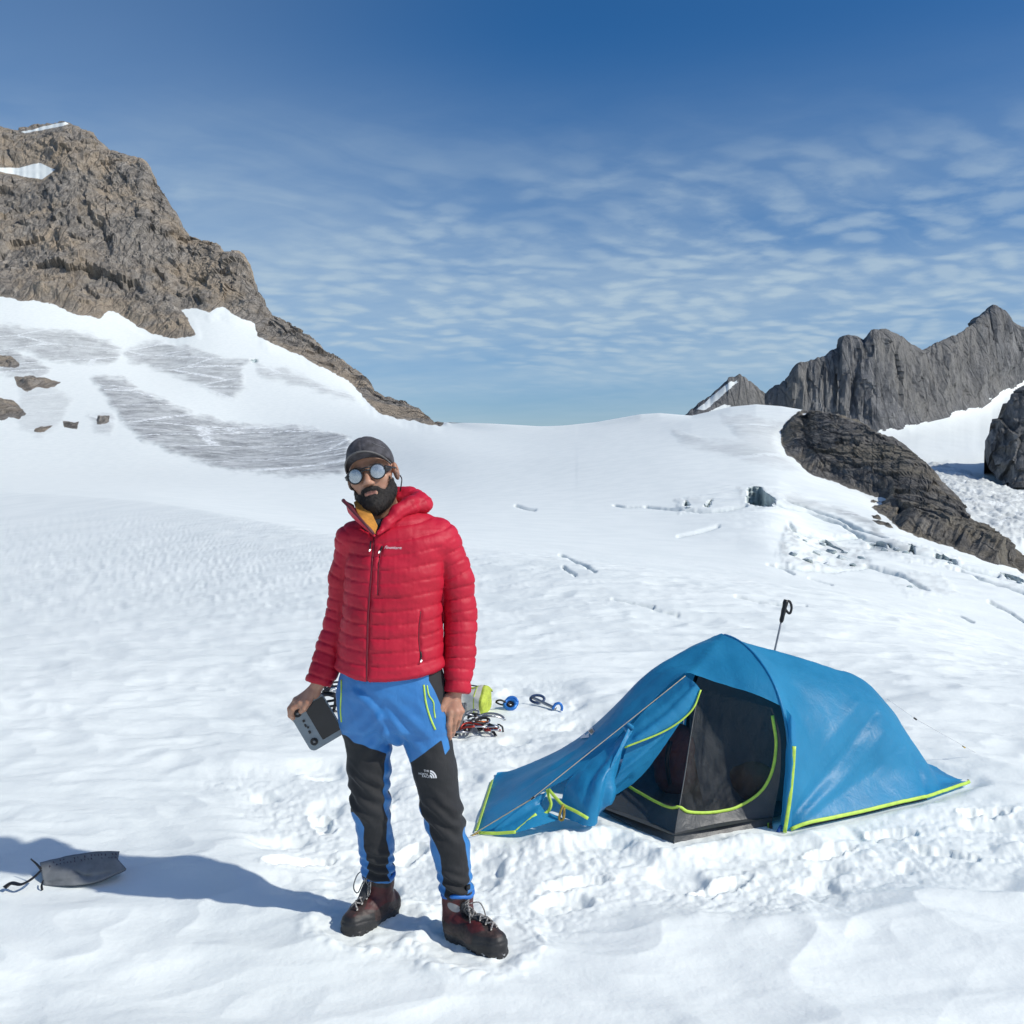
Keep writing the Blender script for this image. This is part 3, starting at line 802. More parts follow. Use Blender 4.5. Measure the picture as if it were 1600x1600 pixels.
# --- materials of the ground
def snow_into(t):
    ice_a, blue_a = t.attr('ice'), t.attr('blue')
    big = t.noise(0.35, 3, 0.55)
    white = t.mix(t.ramp(big, 0.35, 0.65), (0.845, 0.89, 0.855), (0.895, 0.935, 0.895))
    grit = t.noise(0.09, 5, 0.68, 0.6, t.scale(t.co(), (1, 1.0, 2.2)))
    fleck = t.noise(0.42, 4, 0.7, 0.4, t.scale(t.co(), (1, 0.6, 2.5)))
    mp = t.n.new('ShaderNodeMapping'); t.l.new(t.co(), mp.inputs['Vector']); mp.inputs['Rotation'].default_value = (0, 0, 0.5); mp.inputs['Scale'].default_value = (0.5, 0.8, 1.9)
    lay = t.noise(0.10, 5, 0.66, 0.7, mp.outputs[0])
    crk = t.voro(0.028, t.scale(mp.outputs[0], (1.0, 0.55, 0.6)), 'DISTANCE_TO_EDGE')
    crk2 = t.voro(0.10, t.scale(mp.outputs[0], (0.6, 1.0, 1.0)), 'DISTANCE_TO_EDGE')
    g1 = t.mix(t.ramp(lay, 0.32, 0.66), (0.24, 0.247, 0.247), (0.54, 0.555, 0.55))
    g1 = t.mix(t.math('MULTIPLY', t.ramp(grit, 0.55, 0.75), 0.45), g1, (0.30, 0.295, 0.28))
    g1 = t.mix(t.math('MULTIPLY', t.ramp(crk2, 0.05, 0.0), 0.35), g1, (0.12, 0.125, 0.13))
    g1 = t.mix(t.math('MULTIPLY', t.ramp(crk, 0.035, 0.012), t.ramp(fleck, 0.40, 0.55)), g1, (0.86, 0.89, 0.89))
    g1 = t.mix(t.math('MULTIPLY', t.ramp(fleck, 0.56, 0.68), 0.6), g1, (0.80, 0.83, 0.83))
    c = t.mix(t.math('MULTIPLY', ice_a, t.ramp(grit, 0.35, 0.70, 1.0, 0.6)), white, g1)
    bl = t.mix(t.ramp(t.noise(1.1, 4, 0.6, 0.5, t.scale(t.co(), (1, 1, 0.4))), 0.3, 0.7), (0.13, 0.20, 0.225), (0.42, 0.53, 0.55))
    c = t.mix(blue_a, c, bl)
    fine = t.noise(55, 3, 0.62)
    mid = t.noise(9, 3, 0.6)
    rip = t.noise(1.6, 3, 0.5, 0.3, t.scale(t.co(), (0.7, 1.2, 1)))
    ln = t.n.new('ShaderNodeVectorMath'); ln.operation = 'LENGTH'; t.l.new(t.co(), ln.inputs[0])
    dist_ = ln.outputs['Value']                               # finer relief only near the camp, larger swells further out
    n1 = t.bump(t.math('MULTIPLY', rip, t.ramp(dist_, 18, 90, 1.0, 0.06)), 0.55, 0.10)
    n2 = t.bump(t.math('MULTIPLY', mid, t.ramp(dist_, 6, 22, 1.0, 0.0)), 0.32, 0.02, n1)
    n3 = t.bump(t.math('MULTIPLY', fine, t.ramp(dist_, 4, 10, 1.0, 0.0)), 0.28, 0.004, n2)
    n3 = t.bump(t.math('MULTIPLY', t.math('MULTIPLY', ice_a, t.ramp(dist_, 250, 550, 0.0, 1.0)), fleck), 0.5, 1.5, n3)
    t.set(Base_Color=c, Roughness=0.55, Normal=n3)
    t.b.inputs['Specular IOR Level'].default_value = 0.25
def ground_material(name, *rk):
    """snow where the rock attribute is negative, rock where it is positive"""
    t = NT(name); snow_into(t); sb = t.b
    if rk:
        t.b = t.n.new('ShaderNodeBsdfPrincipled'); rock_into(t, *rk)
        mx = t.n.new('ShaderNodeMixShader'); t.l.new(t.ramp(t.attr('rock'), -0.6, 0.6), mx.inputs[0])
        t.l.new(sb.outputs[0], mx.inputs[1]); t.l.new(t.b.outputs[0], mx.inputs[2]); t.l.new(mx.outputs[0], t.out.inputs[0])
    return t.m
def rock_material(name, *rk):
    t = NT(name); rock_into(t, *rk); return t.m
def rock_into(t, dark, mid, light, warm, sc=1.0, dirv=(1, 1, 1)):
    v = t.scale(t.co(), tuple(d / sc for d in dirv))
    big = t.noise(0.010, 5, 0.6, 0.5, v)
    med = t.noise(0.045, 6, 0.65, 0.6, v)
    fine = t.noise(0.22, 6, 0.7, 0.3, v)
    n = t.n.new('ShaderNodeMapping'); t.l.new(v, n.inputs['Vector']); n.inputs['Rotation'].default_value = (0.5, 0.65, 0.3); n.inputs['Scale'].default_value = (1.0, 0.25, 0.22)
    streak = t.noise(0.16, 7, 0.70, 0.8, n.outputs[0])
    crack = t.voro(0.055, n.outputs[0], 'DISTANCE_TO_EDGE')
    c = t.mix(t.ramp(med, 0.3, 0.7), dark, mid)
    c = t.mix(t.ramp(streak, 0.42, 0.72), c, light)
    c = t.mix(t.math('MULTIPLY', t.ramp(big, 0.42, 0.62), 0.85), c, warm)
    c = t.mix(t.math('MULTIPLY', t.ramp(fine, 0.50, 0.30), 0.40), c, tuple(x * 0.55 for x in dark))
    c = t.mix(t.math('MULTIPLY', t.ramp(crack, 0.05, 0.0), 0.35), c, tuple(x * 0.45 for x in dark))
    n1 = t.bump(streak, 1.0, 6.0 * sc)
    n2 = t.bump(fine, 1.0, 3.4 * sc, n1)
    n3 = t.bump(t.ramp(crack, 0.0, 0.06), 0.6, 2.0 * sc, n2)
    t.set(Base_Color=c, Roughness=0.9, Normal=n3)
    t.b.inputs['Specular IOR Level'].default_value = 0.2
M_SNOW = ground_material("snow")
M_ROCK_L = ground_material("brown_rock_and_snow", (0.17, 0.158, 0.142), (0.36, 0.33, 0.29), (0.50, 0.455, 0.395), (0.47, 0.385, 0.285))
M_ROCK_R = ground_material("outcrop_rock_and_snow", (0.085, 0.083, 0.080), (0.19, 0.184, 0.175), (0.32, 0.305, 0.28), (0.27, 0.24, 0.185), 0.16)
M_ROCK_F = rock_material("rock_far", (0.105, 0.11, 0.117), (0.22, 0.225, 0.23), (0.36, 0.36, 0.355), (0.27, 0.265, 0.25), 1.7, (1, 1, 0.35))

def split_grid(defs, X, Y, Z, attrs, wrapped=False):
    """cut one grid into several objects by a per-face mask; defs = [(name, mask_faces, material, label_attrs)]"""
    nr, nc = X.shape
    fc = grid_faces(nr, nc, wrapped)
    V = np.stack([X, Y, Z], -1).reshape(-1, 3)
    out = []
    for name, m, mat, flat_ in defs:
        f = fc[m]
        if len(f) == 0: continue
        used, inv = np.unique(f, return_inverse=True)
        o = mesh(name, V[used], inv.reshape(f.shape), mat, None, not flat_, {k: a.reshape(-1)[used] for k, a in attrs.items()})
        o['kind'] = 'structure'
        out.append(o)
    return out
Xc, Yc, Zc2 = X, Y, Zz
fr = rock.reshape(nR, nC)
fcs = grid_faces(nR, nC, True)
rv = rock.reshape(-1)[fcs].mean(1); tv = tt.reshape(-1)[fcs].mean(1); pv = np.degrees(np.repeat(phi[None, :], nR, 0)).reshape(-1)[fcs].max(1)
is_rock = rv > 0
is_left = pv < 4
slope = (tv > 6.0)
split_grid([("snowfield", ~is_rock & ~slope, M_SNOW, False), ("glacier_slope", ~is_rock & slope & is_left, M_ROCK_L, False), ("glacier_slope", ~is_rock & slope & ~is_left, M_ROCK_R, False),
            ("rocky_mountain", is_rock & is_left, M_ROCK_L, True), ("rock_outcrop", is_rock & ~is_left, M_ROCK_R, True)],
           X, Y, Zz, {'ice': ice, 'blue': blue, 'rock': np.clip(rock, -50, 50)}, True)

# --- the far valley: glacier, fluted cliffs and peaks
FROWS = [
 [(980,960,600),(1900,1010,600)],
 [(980,760,1300),(1300,760,1200),(1400,800,1000),(1600,850,900),(1900,900,900)],
 [(980,700,1900),(1300,705,1750),(1400,720,1600),(1500,735,1500),(1600,740,1500),(1900,740,1500)],
 [(980,690,2100),(1060,655,2150),(1100,650,2150),(1200,662,2150),(1300,680,2050),(1370,679,2000),(1420,666,2060),(1480,651,2150),(1530,636,2250),(1570,606,2400),(1600,600,2450),(1900,600,2450)],
 [(980,700,2300),(1060,656,2300),(1068,650,2290),(1089,632,2280),(1107,619,2275),(1124,604,2270),(1131,598,2270),(1138,590,2270),(1146,589,2270),(1154,584,2270),(1163,590,2265),(1173,597,2260),(1190,611,2250),(1194,614,2250),(1208,603,2240),(1215,601,2240),(1222,596,2230),(1231,599,2225),(1238,580,2220),(1246,568,2220),(1267,561,2220),(1281,557,2220),(1295,550,2220),(1309,541,2220),(1318,524,2220),(1326,524,2220),(1337,527,2220),(1348,536,2220),(1353,524,2220),(1358,515,2220),(1368,514,2220),(1379,512,2230),(1392,519,2240),(1407,526,2250),(1418,536,2260),(1435,547,2290),(1460,536,2330),(1491,522,2390),(1512,508,2450),(1530,492,2500),(1540,481,2520),(1547,475,2520),(1555,480,2530),(1565,485,2540),(1575,503,2550),(1600,515,2560),(1700,570,2600),(1900,600,2700)],
]
pxf = np.linspace(985, 1760, 400)
fr_ = []; fz_ = []
for rw in FROWS:
    a = np.array(rw, float); py = np.interp(pxf, a[:, 0], a[:, 1]); d = np.interp(pxf, a[:, 0], a[:, 2])
    if len(rw) > 20: py = py + 4.5 * ridged(pxf / 12, 0.5, 0.2, 4, .6) - 2.2
    rx, rz = rays(pxf, py); fr_.append(d); fz_.append(rz)
fr_.append(fr_[-1] * 1.05); fz_.append((fz_[-1] * fr_[-2] - 60) / fr_[-1])
fr_.append(fr_[-2] * 1.5); fz_.append((fz_[-2] * fr_[-3] - 420) / fr_[-1])
Tf = np.arange(len(fr_), dtype=float)
segs = [20, 80, 60, 170, 10, 6]
tf = np.concatenate([np.linspace(i, i + 1, n, endpoint=False) for i, n in enumerate(segs)] + [[Tf[-1]]])
D = pchip_rows(Tf, np.array(fr_), tf); Sl = pchip_rows(Tf, np.array(fz_), tf)
rxf = (pxf - 800) / F
FX = D * rxf[None, :]; FY = D; FZ = CAM_H + Sl * D
TF = np.repeat(tf[:, None], len(pxf), 1); FPX = np.repeat(pxf[None, :], len(tf), 0)
FPY = 800 - F * (Sl * CA + SA) / (CA - Sl * SA)
frock = (TF - 3.0) * 60 + 14 * fbm(FPX / 30, FPY / 20, 4.0, 4) * smooth(TF, 2.6, 3.05)
for p in ([(1088,640),(1120,612),(1140,596),(1148,600),(1120,625),(1100,642)], [(1143,598),(1150,594),(1152,599),(1146,601)], [(1105,645),(1130,632),(1140,634),(1130,648)]):
    frock = np.minimum(frock, -poly_sd(FPX, FPY, p) * 2 + 3 * fbm(FPX / 8, FPY / 8, 1.0, 2))
fN = gridn(FX, FY, FZ)
frm = smooth(frock, 0, 20)
strike = FX / FY * 2200 * 0.9
flu = ridged(strike / 52 + 0.25 * fbm(FX / 60, FZ / 90, 2.0, 2), FZ / 700, 3.0, 4, 0.55)
flu2 = ridged(strike / 24, FZ / 160, 5.0, 3, 0.6)
fcr = 1 - 0.9 * np.exp(-((TF - 4) / 0.20) ** 2)
fd = frm * (27 * flu + 14 * flu2 + 7 * blocks(strike / 30, FZ / 160, 0 * FY, 3) + 4 * blocks(strike / 12, FZ / 90, 0 * FY, 7) - 10) * fcr * smooth(FPX, 1180, 1250) + frm * (6 * ridged(strike / 60, FZ / 120, 0.3, 4) ) * fcr
FX = FX + fN[..., 0] * fd; FY = FY + fN[..., 1] * fd
# broken icefall
fall = smooth(poly_sd(FPX, FPY, [(1380,720),(1480,725),(1560,760),(1620,770),(1620,850),(1540,850),(1470,815),(1420,770)]) + 14 * fbm(FPX / 25, FPY / 12, 2.0, 3), -6, 10)
cell = ridged(FX / 26, FY / 38, 1.0, 4, 0.6)
FZ = FZ + fall * (9 * cell) + (1 - frm) * 1.5 * ridged(FX / 90, FY / 120, 2.0, 3)
fice = fall * (0.55 + 0.45 * smooth(-cell, -0.3, 0.5)); fblue = fall * 0.65 * smooth(-cell, -0.15, 0.6)
ffc = grid_faces(len(tf), len(pxf))
fm = frock.reshape(-1)[ffc].mean(1) > 0
split_grid([("valley_glacier", ~fm, M_SNOW, False), ("fluted_cliffs", fm, M_ROCK_F, True)], FX, FY, FZ, {'ice': fice, 'blue': fblue})

# --- the dark buttress at the right edge
BT = [(1538,705),(1541,692),(1544,685),(1555,664),(1565,646),(1575,628),(1586,615),(1600,604),(1640,588),(1700,600),(1800,640),(1950,700)]
BB = [(1538,709),(1541,717),(1548,727),(1558,735),(1575,744),(1600,752),(1700,790),(1800,820),(1950,850)]
pb = np.concatenate([np.linspace(1538, 1620, 90), np.linspace(1624, 1940, 60)])
bt = np.array(BT, float); bb = np.array(BB, float)
top, bot = np.interp(pb, bt[:, 0], bt[:, 1]) + 5 * ridged(pb / 16, .3, .3, 4) * smooth(pb, 1540, 1560), np.interp(pb, bb[:, 0], bb[:, 1])
s = np.concatenate([np.linspace(-0.15, 1, 110), [1.02, 1.06]])
grow = np.interp(pb, [1538, 1600, 1700], [0, 70, 170])
Dp = (1340 + np.interp(pb, [1538, 1600], [60, 0]))[None, :] + np.clip(s, -1, 1)[:, None] * grow[None, :]
PYb = bot[None, :] + (top - bot)[None, :] * np.clip(s, -1, 1)[:, None]
rx, rz = rays(np.repeat(pb[None, :], len(s), 0), PYb)
BX, BY, BZ = rx * Dp, Dp.copy(), CAM_H + rz * Dp
for q, (dd, zz) in enumerate(((60, -25), (220, -220))):
    BY[-2 + q] = BY[-3] + dd; BX[-2 + q] = BX[-3] * (BY[-2 + q] / BY[-3]); BZ[-2 + q] = BZ[-3] + zz
bn = gridn(BX, BY, BZ)
bd = (9 * ridged(BX / 55, BY / 70, BZ / 110, 4, 0.6) + 10 * blocks(BX / 26, BY / 40, BZ / 70, 4) + 4 * blocks(BX / 11, BY / 14, BZ / 30, 8) + 4 * ridged(BX / 16, BY / 20, BZ / 30, 3)) * smooth(np.repeat(pb[None, :], len(s), 0), 1538, 1552)
BX += bn[..., 0] * bd; BY += bn[..., 1] * bd - 2 * 0
o = mesh("rock_buttress", np.stack([BX, BY, BZ], -1).reshape(-1, 3), grid_faces(len(s), len(pb)), M_ROCK_F, None, False); o['kind'] = 'structure'

# --- broken blocks of ice below the spur
def ice_mat():
    t = NT("block_ice")
    g = t.n.new('ShaderNodeNewGeometry'); sx = t.n.new('ShaderNodeSeparateXYZ'); t.l.new(g.outputs['Normal'], sx.inputs[0])
    n_ = t.noise(1.2, 4, .6)
    body = t.mix(t.ramp(n_, .3, .7), (.22, .28, .30), (.58, .66, .67))
    body = t.mix(t.math('MULTIPLY', t.ramp(t.noise(.5, 3), .5, .7), .6), body, (.34, .33, .31))
    cap_ = t.ramp(t.math('ADD', sx.outputs[2], t.math('MULTIPLY', n_, .3)), .92, 1.08)      # snow lies on the flat tops
    t.set(Base_Color=t.mix(cap_, body, (.86, .90, .89)), Roughness=.5, Normal=t.bump(t.noise(3, 4), .5, .12))
    return t.m
M_ICE = ice_mat()
import bmesh
vis_ = (tt > 4.5) & ~back & (rock < 0)
vi = np.argwhere(vis_); vpx, vpy = PX[vis_], PY[vis_]
rb_ = np.random.RandomState(4)
for bi, (bx_, by_, sz) in enumerate([(1240,876,13),(1262,884,15),(1276,872,12),(1290,886,12),(1300,866,14),(1313,880,15),(1332,888,11),(1246,845,8),(1258,851,8),(1362,860,11),(1380,865,11),(1400,864,9),(1414,872,9),(1428,866,8),(1468,881,9),(1484,889,8),(1076,796,7),(1100,795,8),(1208,797,7),(1422,925,8),(1577,911,8),(1594,918,8),(1285,856,9),(1322,868,9),(1345,878,9)]):
    k_ = int(np.argmin((vpx - bx_) ** 2 + (vpy - by_) ** 2)); i_, j_ = vi[k_]
    p_ = np.array([X[i_, j_], Y[i_, j_], Zz[i_, j_]]); w_ = sz * p_[1] / F
    bm = bmesh.new()
    for q_ in range(13):
        d_ = rb_.normal(size=3); d_ /= np.abs(d_).max()
        bm.verts.new(tuple(d_ * np.array([w_ * .62, w_ * .75, w_ * .42]) * rb_.uniform(.75, 1.05) + [0, 0, w_ * .10]))
    r_ = bmesh.ops.convex_hull(bm, input=bm.verts)
    bmesh.ops.delete(bm, geom=[v for v in r_['geom_interior'] if isinstance(v, bmesh.types.BMVert)], context='VERTS')
    bmesh.ops.bevel(bm, geom=bm.edges[:], offset=w_ * .07, segments=1, affect='EDGES', clamp_overlap=True)
    me = bpy.data.meshes.new('ice_block'); bm.to_mesh(me); bm.free(); me.materials.append(M_ICE)
    tag(add_obj('ice_block', me, None, tuple(p_)), 'small broken block of grey blue ice in the crevassed belt below the rock spur', 'ice block', 'ice blocks in the crevassed belt')
# ------------------------------------------------------------------ the person
from mathutils.bvhtree import BVHTree
from mathutils import Vector
MD = 3.42
def M(px, py, dd=0.0): return W(px, py, MD + dd)
MPX = MD / F                                                  # metres per photo pixel at the person
def bvh(V, Fq): return BVHTree.FromPolygons([tuple(v) for v in V], [tuple(int(i) for i in f) for f in Fq])
def cast(tree, px, py, lift=0.0):
    """point of a surface seen at a photo pixel, lifted off along its normal"""
    rx, rz = rays(px, py); d = Vector((float(rx), 1.0, float(rz))).normalized()
    h = tree.ray_cast(Vector((0, 0, CAM_H)), d)
    if h[0] is None: return None
    n = h[1] if h[1].dot(d) < 0 else -h[1]
    return np.array(h[0] + n * lift)
def cast_path(tree, pts, n, lift):
    pp = spline(pts, n)
    out = [cast(tree, a, b, lift) for a, b in pp]
    return np.array([q for q in out if q is not None])
def text_px(body, w_px, tree, org, ex, ey, lift, name, mat, parent, slant=0.0):
    """flat lettering laid on a surface: org = photo pixel of its lower left corner, ex / ey = unit axes in the photo"""
    cu_ = bpy.data.curves.new('lettering', 'FONT'); cu_.body = body; cu_.fill_mode = 'FRONT'; cu_.resolution_u = 2
    to = bpy.data.objects.new('lettering', cu_); scene.collection.objects.link(to)
    bpy.context.view_layer.update()
    me = bpy.data.meshes.new_from_object(to.evaluated_get(bpy.context.evaluated_depsgraph_get()))
    bpy.data.objects.remove(to); bpy.data.curves.remove(cu_)
    v = np.array([q.co[:] for q in me.vertices]); f = [tuple(p.vertices) for p in me.polygons]
    bpy.data.meshes.remove(me)
    v[:, 0] += slant * v[:, 1]
    k = w_px / (v[:, 0].max() - v[:, 0].min()); v[:, 0] -= v[:, 0].min(); v = v * k
    P = [cast(tree, org[0] + a * ex[0] + b * ey[0], org[1] + a * ex[1] + b * ey[1], lift) for a, b, _ in v]
    ok = [q is not None for q in P]
    f = [q for q in f if all(ok[i] for i in q)]
    P = [q if q is not None else np.zeros(3) for q in P]
    return mesh(name, P, f, mat, parent, False)

person = thing('person', 'person standing in red down jacket, cap and round glasses, holding a grey controller', 'person', (-0.32, 3.37, 0.0))

# --- materials
def cloth_red():
    t = NT("red_down_nylon")
    v = t.noise(6, 3)
    c = t.mix(t.ramp(v, 0.3, 0.7), (0.42, 0.005, 0.024), (0.51, 0.008, 0.034))
    w = t.noise(70, 5, 0.6, 0.8, t.scale(t.co(), (1.0, 1.0, 0.35)))
    w2 = t.noise(22, 3, 0.5, 0.5)
    t.set(Base_Color=c, Roughness=0.58, Normal=t.bump(w, 0.26, 0.003, t.bump(w2, 0.25, 0.008)))
    t.b.inputs['Specular IOR Level'].default_value = 0.38
    return t.m
M_RED = cloth_red()
M_REDIN = simple("maroon_lining", (0.10, 0.010, 0.022), 0.6)
M_ORANGE = simple("orange_fleece", (0.50, 0.22, 0.035), 0.9, 0.2, 60, 0.5, 200)
M_TEE = simple("dark_tshirt", (0.015, 0.022, 0.032), 0.9)
M_BLACK = simple("black_plastic", (0.012, 0.012, 0.013), 0.45)
M_ZIP = simple("dark_red_zip", (0.16, 0.006, 0.018), 0.5)
M_STEEL = simple("steel", (0.55, 0.55, 0.56), 0.3, 0.1, 40, 0.1, 200, 0.001, 1.0)
M_LIME = simple("lime_trim", (0.50, 0.72, 0.09), 0.5)
M_WHITE = simple("white_print", (0.82, 0.82, 0.82), 0.6)
M_CAP = simple("cap_cloth", (0.060, 0.058, 0.066), 0.85, 0.35, 45, 0.4, 260, 0.001)
M_CAPPATCH = simple("cap_patch", (0.17, 0.17, 0.18), 0.7)
def skin_mat():
    t = NT("skin")
    st = t.attr('stubble')
    c = t.mix(t.ramp(t.noise(35, 4), 0.3, 0.7), (0.36, 0.185, 0.115), (0.46, 0.25, 0.165))
    red = t.noise(14, 2)
    c = t.mix(t.math('MULTIPLY', t.ramp(red, 0.45, 0.7), 0.35), c, (0.46, 0.18, 0.12))
    c = t.mix(st, c, t.mix(t.ramp(t.noise(420, 2), 0.35, 0.6), (0.035, 0.025, 0.02), (0.20, 0.12, 0.085)))
    c = t.mix(t.attr('lip'), c, (0.30, 0.125, 0.10))
    t.set(Base_Color=c, Roughness=0.5, Normal=t.bump(t.noise(260, 4), 0.22, 0.0012))
    t.b.inputs['Subsurface Weight'].default_value = 0.12
    t.b.inputs['Subsurface Radius'].default_value = (0.010, 0.004, 0.002)
    t.b.inputs['Subsurface Scale'].default_value = 0.5
    return t.m
M_SKIN = skin_mat()
M_BEARD = simple("beard_hair", (0.013, 0.010, 0.008), 0.65, 0.5, 90, 0.9, 380, 0.004)

# --- head frame
def Rx(a): return np.array([[1,0,0],[0,math.cos(a),-math.sin(a)],[0,math.sin(a),math.cos(a)]])
def Ry(a): return np.array([[math.cos(a),0,math.sin(a)],[0,1,0],[-math.sin(a),0,math.cos(a)]])
def Rz(a): return np.array([[math.cos(a),-math.sin(a),0],[math.sin(a),math.cos(a),0],[0,0,1]])
HC = M(581.5, 742.5, 0.02)
HR = Ry(math.radians(-13)) @ Rz(math.radians(-3)) @ Rx(math.radians(-3))
def H(l): return HC + np.asarray(l, float) @ HR.T            # head-local -> world
def hl(p): return (p - HC) @ HR
def skull(q):
    d = s_ell(q, (0, 0.015, 0.035), (.078, .097, .087))
    d = smin(d, s_ell(q, (0, -0.020, -0.045), (.064, .073, .083)), 0.03)
    for s in (-1, 1):
        d = smin(d, s_caps(q, (s * .054, .004, -.062), (s * .012, -.066, -.106), .020, .022), 0.025)
        d = smin(d, s_ell(q, (s * .045, -.062, -.022), (.024, .020, .020)), 0.02)
    return smin(d, s_ell(q, (0, -.070, -.104), (.026, .024, .022)), 0.02)
def head_sdf(q):
    d = skull(q)
    d = smin(d, s_caps(q, (-.040, -.078, .024), (.040, -.078, .024), .010, .010), 0.015)
    for s in (-1, 1): d = -smin(-d, s_ell(q, (s * .034, -.100, .002), (.019, .016, .012)), 0.012)
    for s in (-1, 1): d = smin(d, s_ell(q, (s * .033, -.076, .001), (.014, .012, .012)), 0.005)
    d = smin(d, s_caps(q, (0, -.083, .010), (0, -.108, -.028), .0085, .0120), 0.010)
    d = smin(d, s_ell(q, (0, -.107, -.030), (.0135, .012, .011)), 0.006)
    for s in (-1, 1): d = smin(d, s_ell(q, (s * .0135, -.096, -.034), (.009, .012, .008)), 0.006)
    d = smin(d, s_caps(q, (-.019, -.087, -.061), (.019, -.087, -.061), .0052, .0052), 0.005)
    d = smin(d, s_caps(q, (-.017, -.088, -.071), (.017, -.088, -.071), .0068, .0068), 0.005)
    d = np.maximum(d, -(s_ell(q, (0, -.098, -.0655), (.022, .010, .0016))))
    for s in (-1, 1):
        e = s_ell(q, (s * .085, .012, -.004), (.011, .021, .033))
        e = np.maximum(e, -s_ell(q, (s * .096, .008, .000), (.009, .012, .020)))
        d = smin(d, e, 0.006)
    return smin(d, s_caps(q, (0, .022, -.085), (.012, .045, -.20), .056, .064), 0.03)

# --- hands
HAND_R = dict(wrist=[M(713,1072,-.02), M(709,1094,-.025)], wr=(.024, .025),
  knuck=[M(696,1113,-.045), M(704,1113.5,-.052), M(713,1113,-.047), M(720.5,1111,-.036)],
  fingers=[[(696,1113,-.045),(693.5,1130,-.056),(695,1143,-.048),(697.5,1152,-.036)], [(704,1113.5,-.052),(702,1132,-.064),(702,1146,-.050),(703,1154,-.034)],
           [(713,1113,-.047),(710,1130,-.055),(708,1143,-.040),(707,1149,-.024)], [(720.5,1111,-.036),(717.5,1124,-.040),(714.5,1134,-.028),(712.5,1140,-.016)]],
  thumb=[(700,1090,-.040),(690,1105,-.058),(685,1121,-.062),(681,1137,-.056)])
HAND_L = dict(wrist=[M(500,1064,-.01), M(490,1081,-.005)], wr=(.024, .024),
  knuck=[M(470,1099,-.028), M(464,1096,-.010), M(463,1094,.012), M(467,1092,.032)],
  fingers=[[(470,1099,-.028),(457,1108,-.030),(455,1116,-.014),(459,1122,.004)], [(464,1096,-.010),(453,1108,-.008),(453.5,1118,.006),(459,1124,.018)],
           [(463,1094,.012),(453,1107,.016),(455,1119,.024),(461,1126,.032)], [(467,1092,.032),(458,1105,.036),(460,1116,.042),(466,1122,.046)]],
  thumb=[(487,1084,-.020),(481,1097,-.036),(475,1107,-.036),(470,1112,-.030)])
def hand_sdf(p, hd):
    w0, w1 = hd['wrist']
    d = s_caps(p, w0, w1, *hd['wr'])
    for k in hd['knuck']:
        d = smin(d, s_caps(p, w1, k, .0195, .0125), 0.010)
        d = smin(d, np.linalg.norm(p - k, axis=1) - .0118, .004)
    f = None
    for fi, ch in enumerate(hd['fingers']):
        pts = [M(*c) for c in ch]; r = [.0108, .0100, .0092, .0078]
        if fi == 3: r = [v * .86 for v in r]
        e = s_chain(p, pts, r, 0.003)
        f = e if f is None else np.minimum(f, e)
    d = smin(d, f, 0.006)
    return smin(d, s_chain(p, [M(*c) for c in hd['thumb']], [.0165, .0130, .0115, .0088], 0.004), 0.008)
def near_box(p, c, r): return len(p) < 100 or np.linalg.norm(p.mean(0) - c) < r + 0.06
CH_R, CH_L = M(705, 1110, -.03), M(473, 1098, 0.0)
ARM_R = [M(688,846,.020), M(712,900,.035), M(719,962,.035), M(718,1030,.010), M(714,1074,-.015)]
ARM_L = [M(555,846,.020), M(541,900,.050), M(535,955,.060), M(518,1015,.045), M(500,1062,.015)]
def body_sdf(p):
    d = np.full(len(p), 9.0)
    q = hl(p)
    d = np.minimum(d, head_sdf(q)) if near_box(p, HC, .30) else d
    sp_ = s_chain(p, [H((.012, .045, -.20)), M(614,870,.02), M(612,1090,.02)], [.062, .075, .07], .02, True)
    for a in (ARM_R, ARM_L):
        sp_ = smin(sp_, s_chain(p, [M(612,850,.02)] + a, [.03, .03, .026, .024, .022, .022], .01, True), .01)
    sp_ = smin(sp_, s_chain(p, [M(612,1090,.02), M(580,1130,.02), M(580,1250,.02), M(592,1380,.07)], [.06, .04, .03, .022], .01, True), .01)
    sp_ = smin(sp_, s_chain(p, [M(612,1090,.02), M(662,1130,.0), M(688,1250,-.02), M(716,1405,-.04)], [.06, .04, .03, .022], .01, True), .01)
    d = smin(d, sp_, .012)
    for hd, c in ((HAND_R, CH_R), (HAND_L, CH_L)):
        if near_box(p, c, .12): d = smin(d, hand_sdf(p, hd), .006)
    return d
V, Fq = surface_nets(body_sdf, (-0.86, 3.12, 0.12), (-0.12, 3.68, 1.82), 0.0036)
V = relax(V, Fq, 1, 0.35)
q = hl(V)
BEARD_TOP = lambda ax: np.interp(ax, [0, .012, .030, .040, .050, .062, .075, .1], [-.046, -.045, -.050, -.062, -.062, -.045, -.012, .0])
def beard_line(q): return BEARD_TOP(np.abs(q[:, 0]) + 0 * q[:, 1])
inhead = np.linalg.norm(q, axis=1) < .17
stub = np.where(inhead, smooth(beard_line(q) + .014 - q[:, 2], 0, .02) * smooth(q[:, 1], .03, .0), 0) * smooth(q[:, 2], -.16, -.12)
stub = np.maximum(stub, np.where(inhead, smooth(np.abs(q[:, 2] - .028), .006, .002) * smooth(np.abs(np.abs(q[:, 0]) - .034), .022, .014) * (q[:, 1] < -.06), 0))
stub *= (s_ell(q, (0, -.09, -.066), (.027, .03, .016)) > 0)
lip = np.where(inhead, smooth(-s_ell(q, (0, -.092, -.066), (.024, .02, .012)), 0, .004), 0)
mesh('body', V, Fq, M_SKIN, person, True, {'stubble': stub * .85, 'lip': lip * .8})

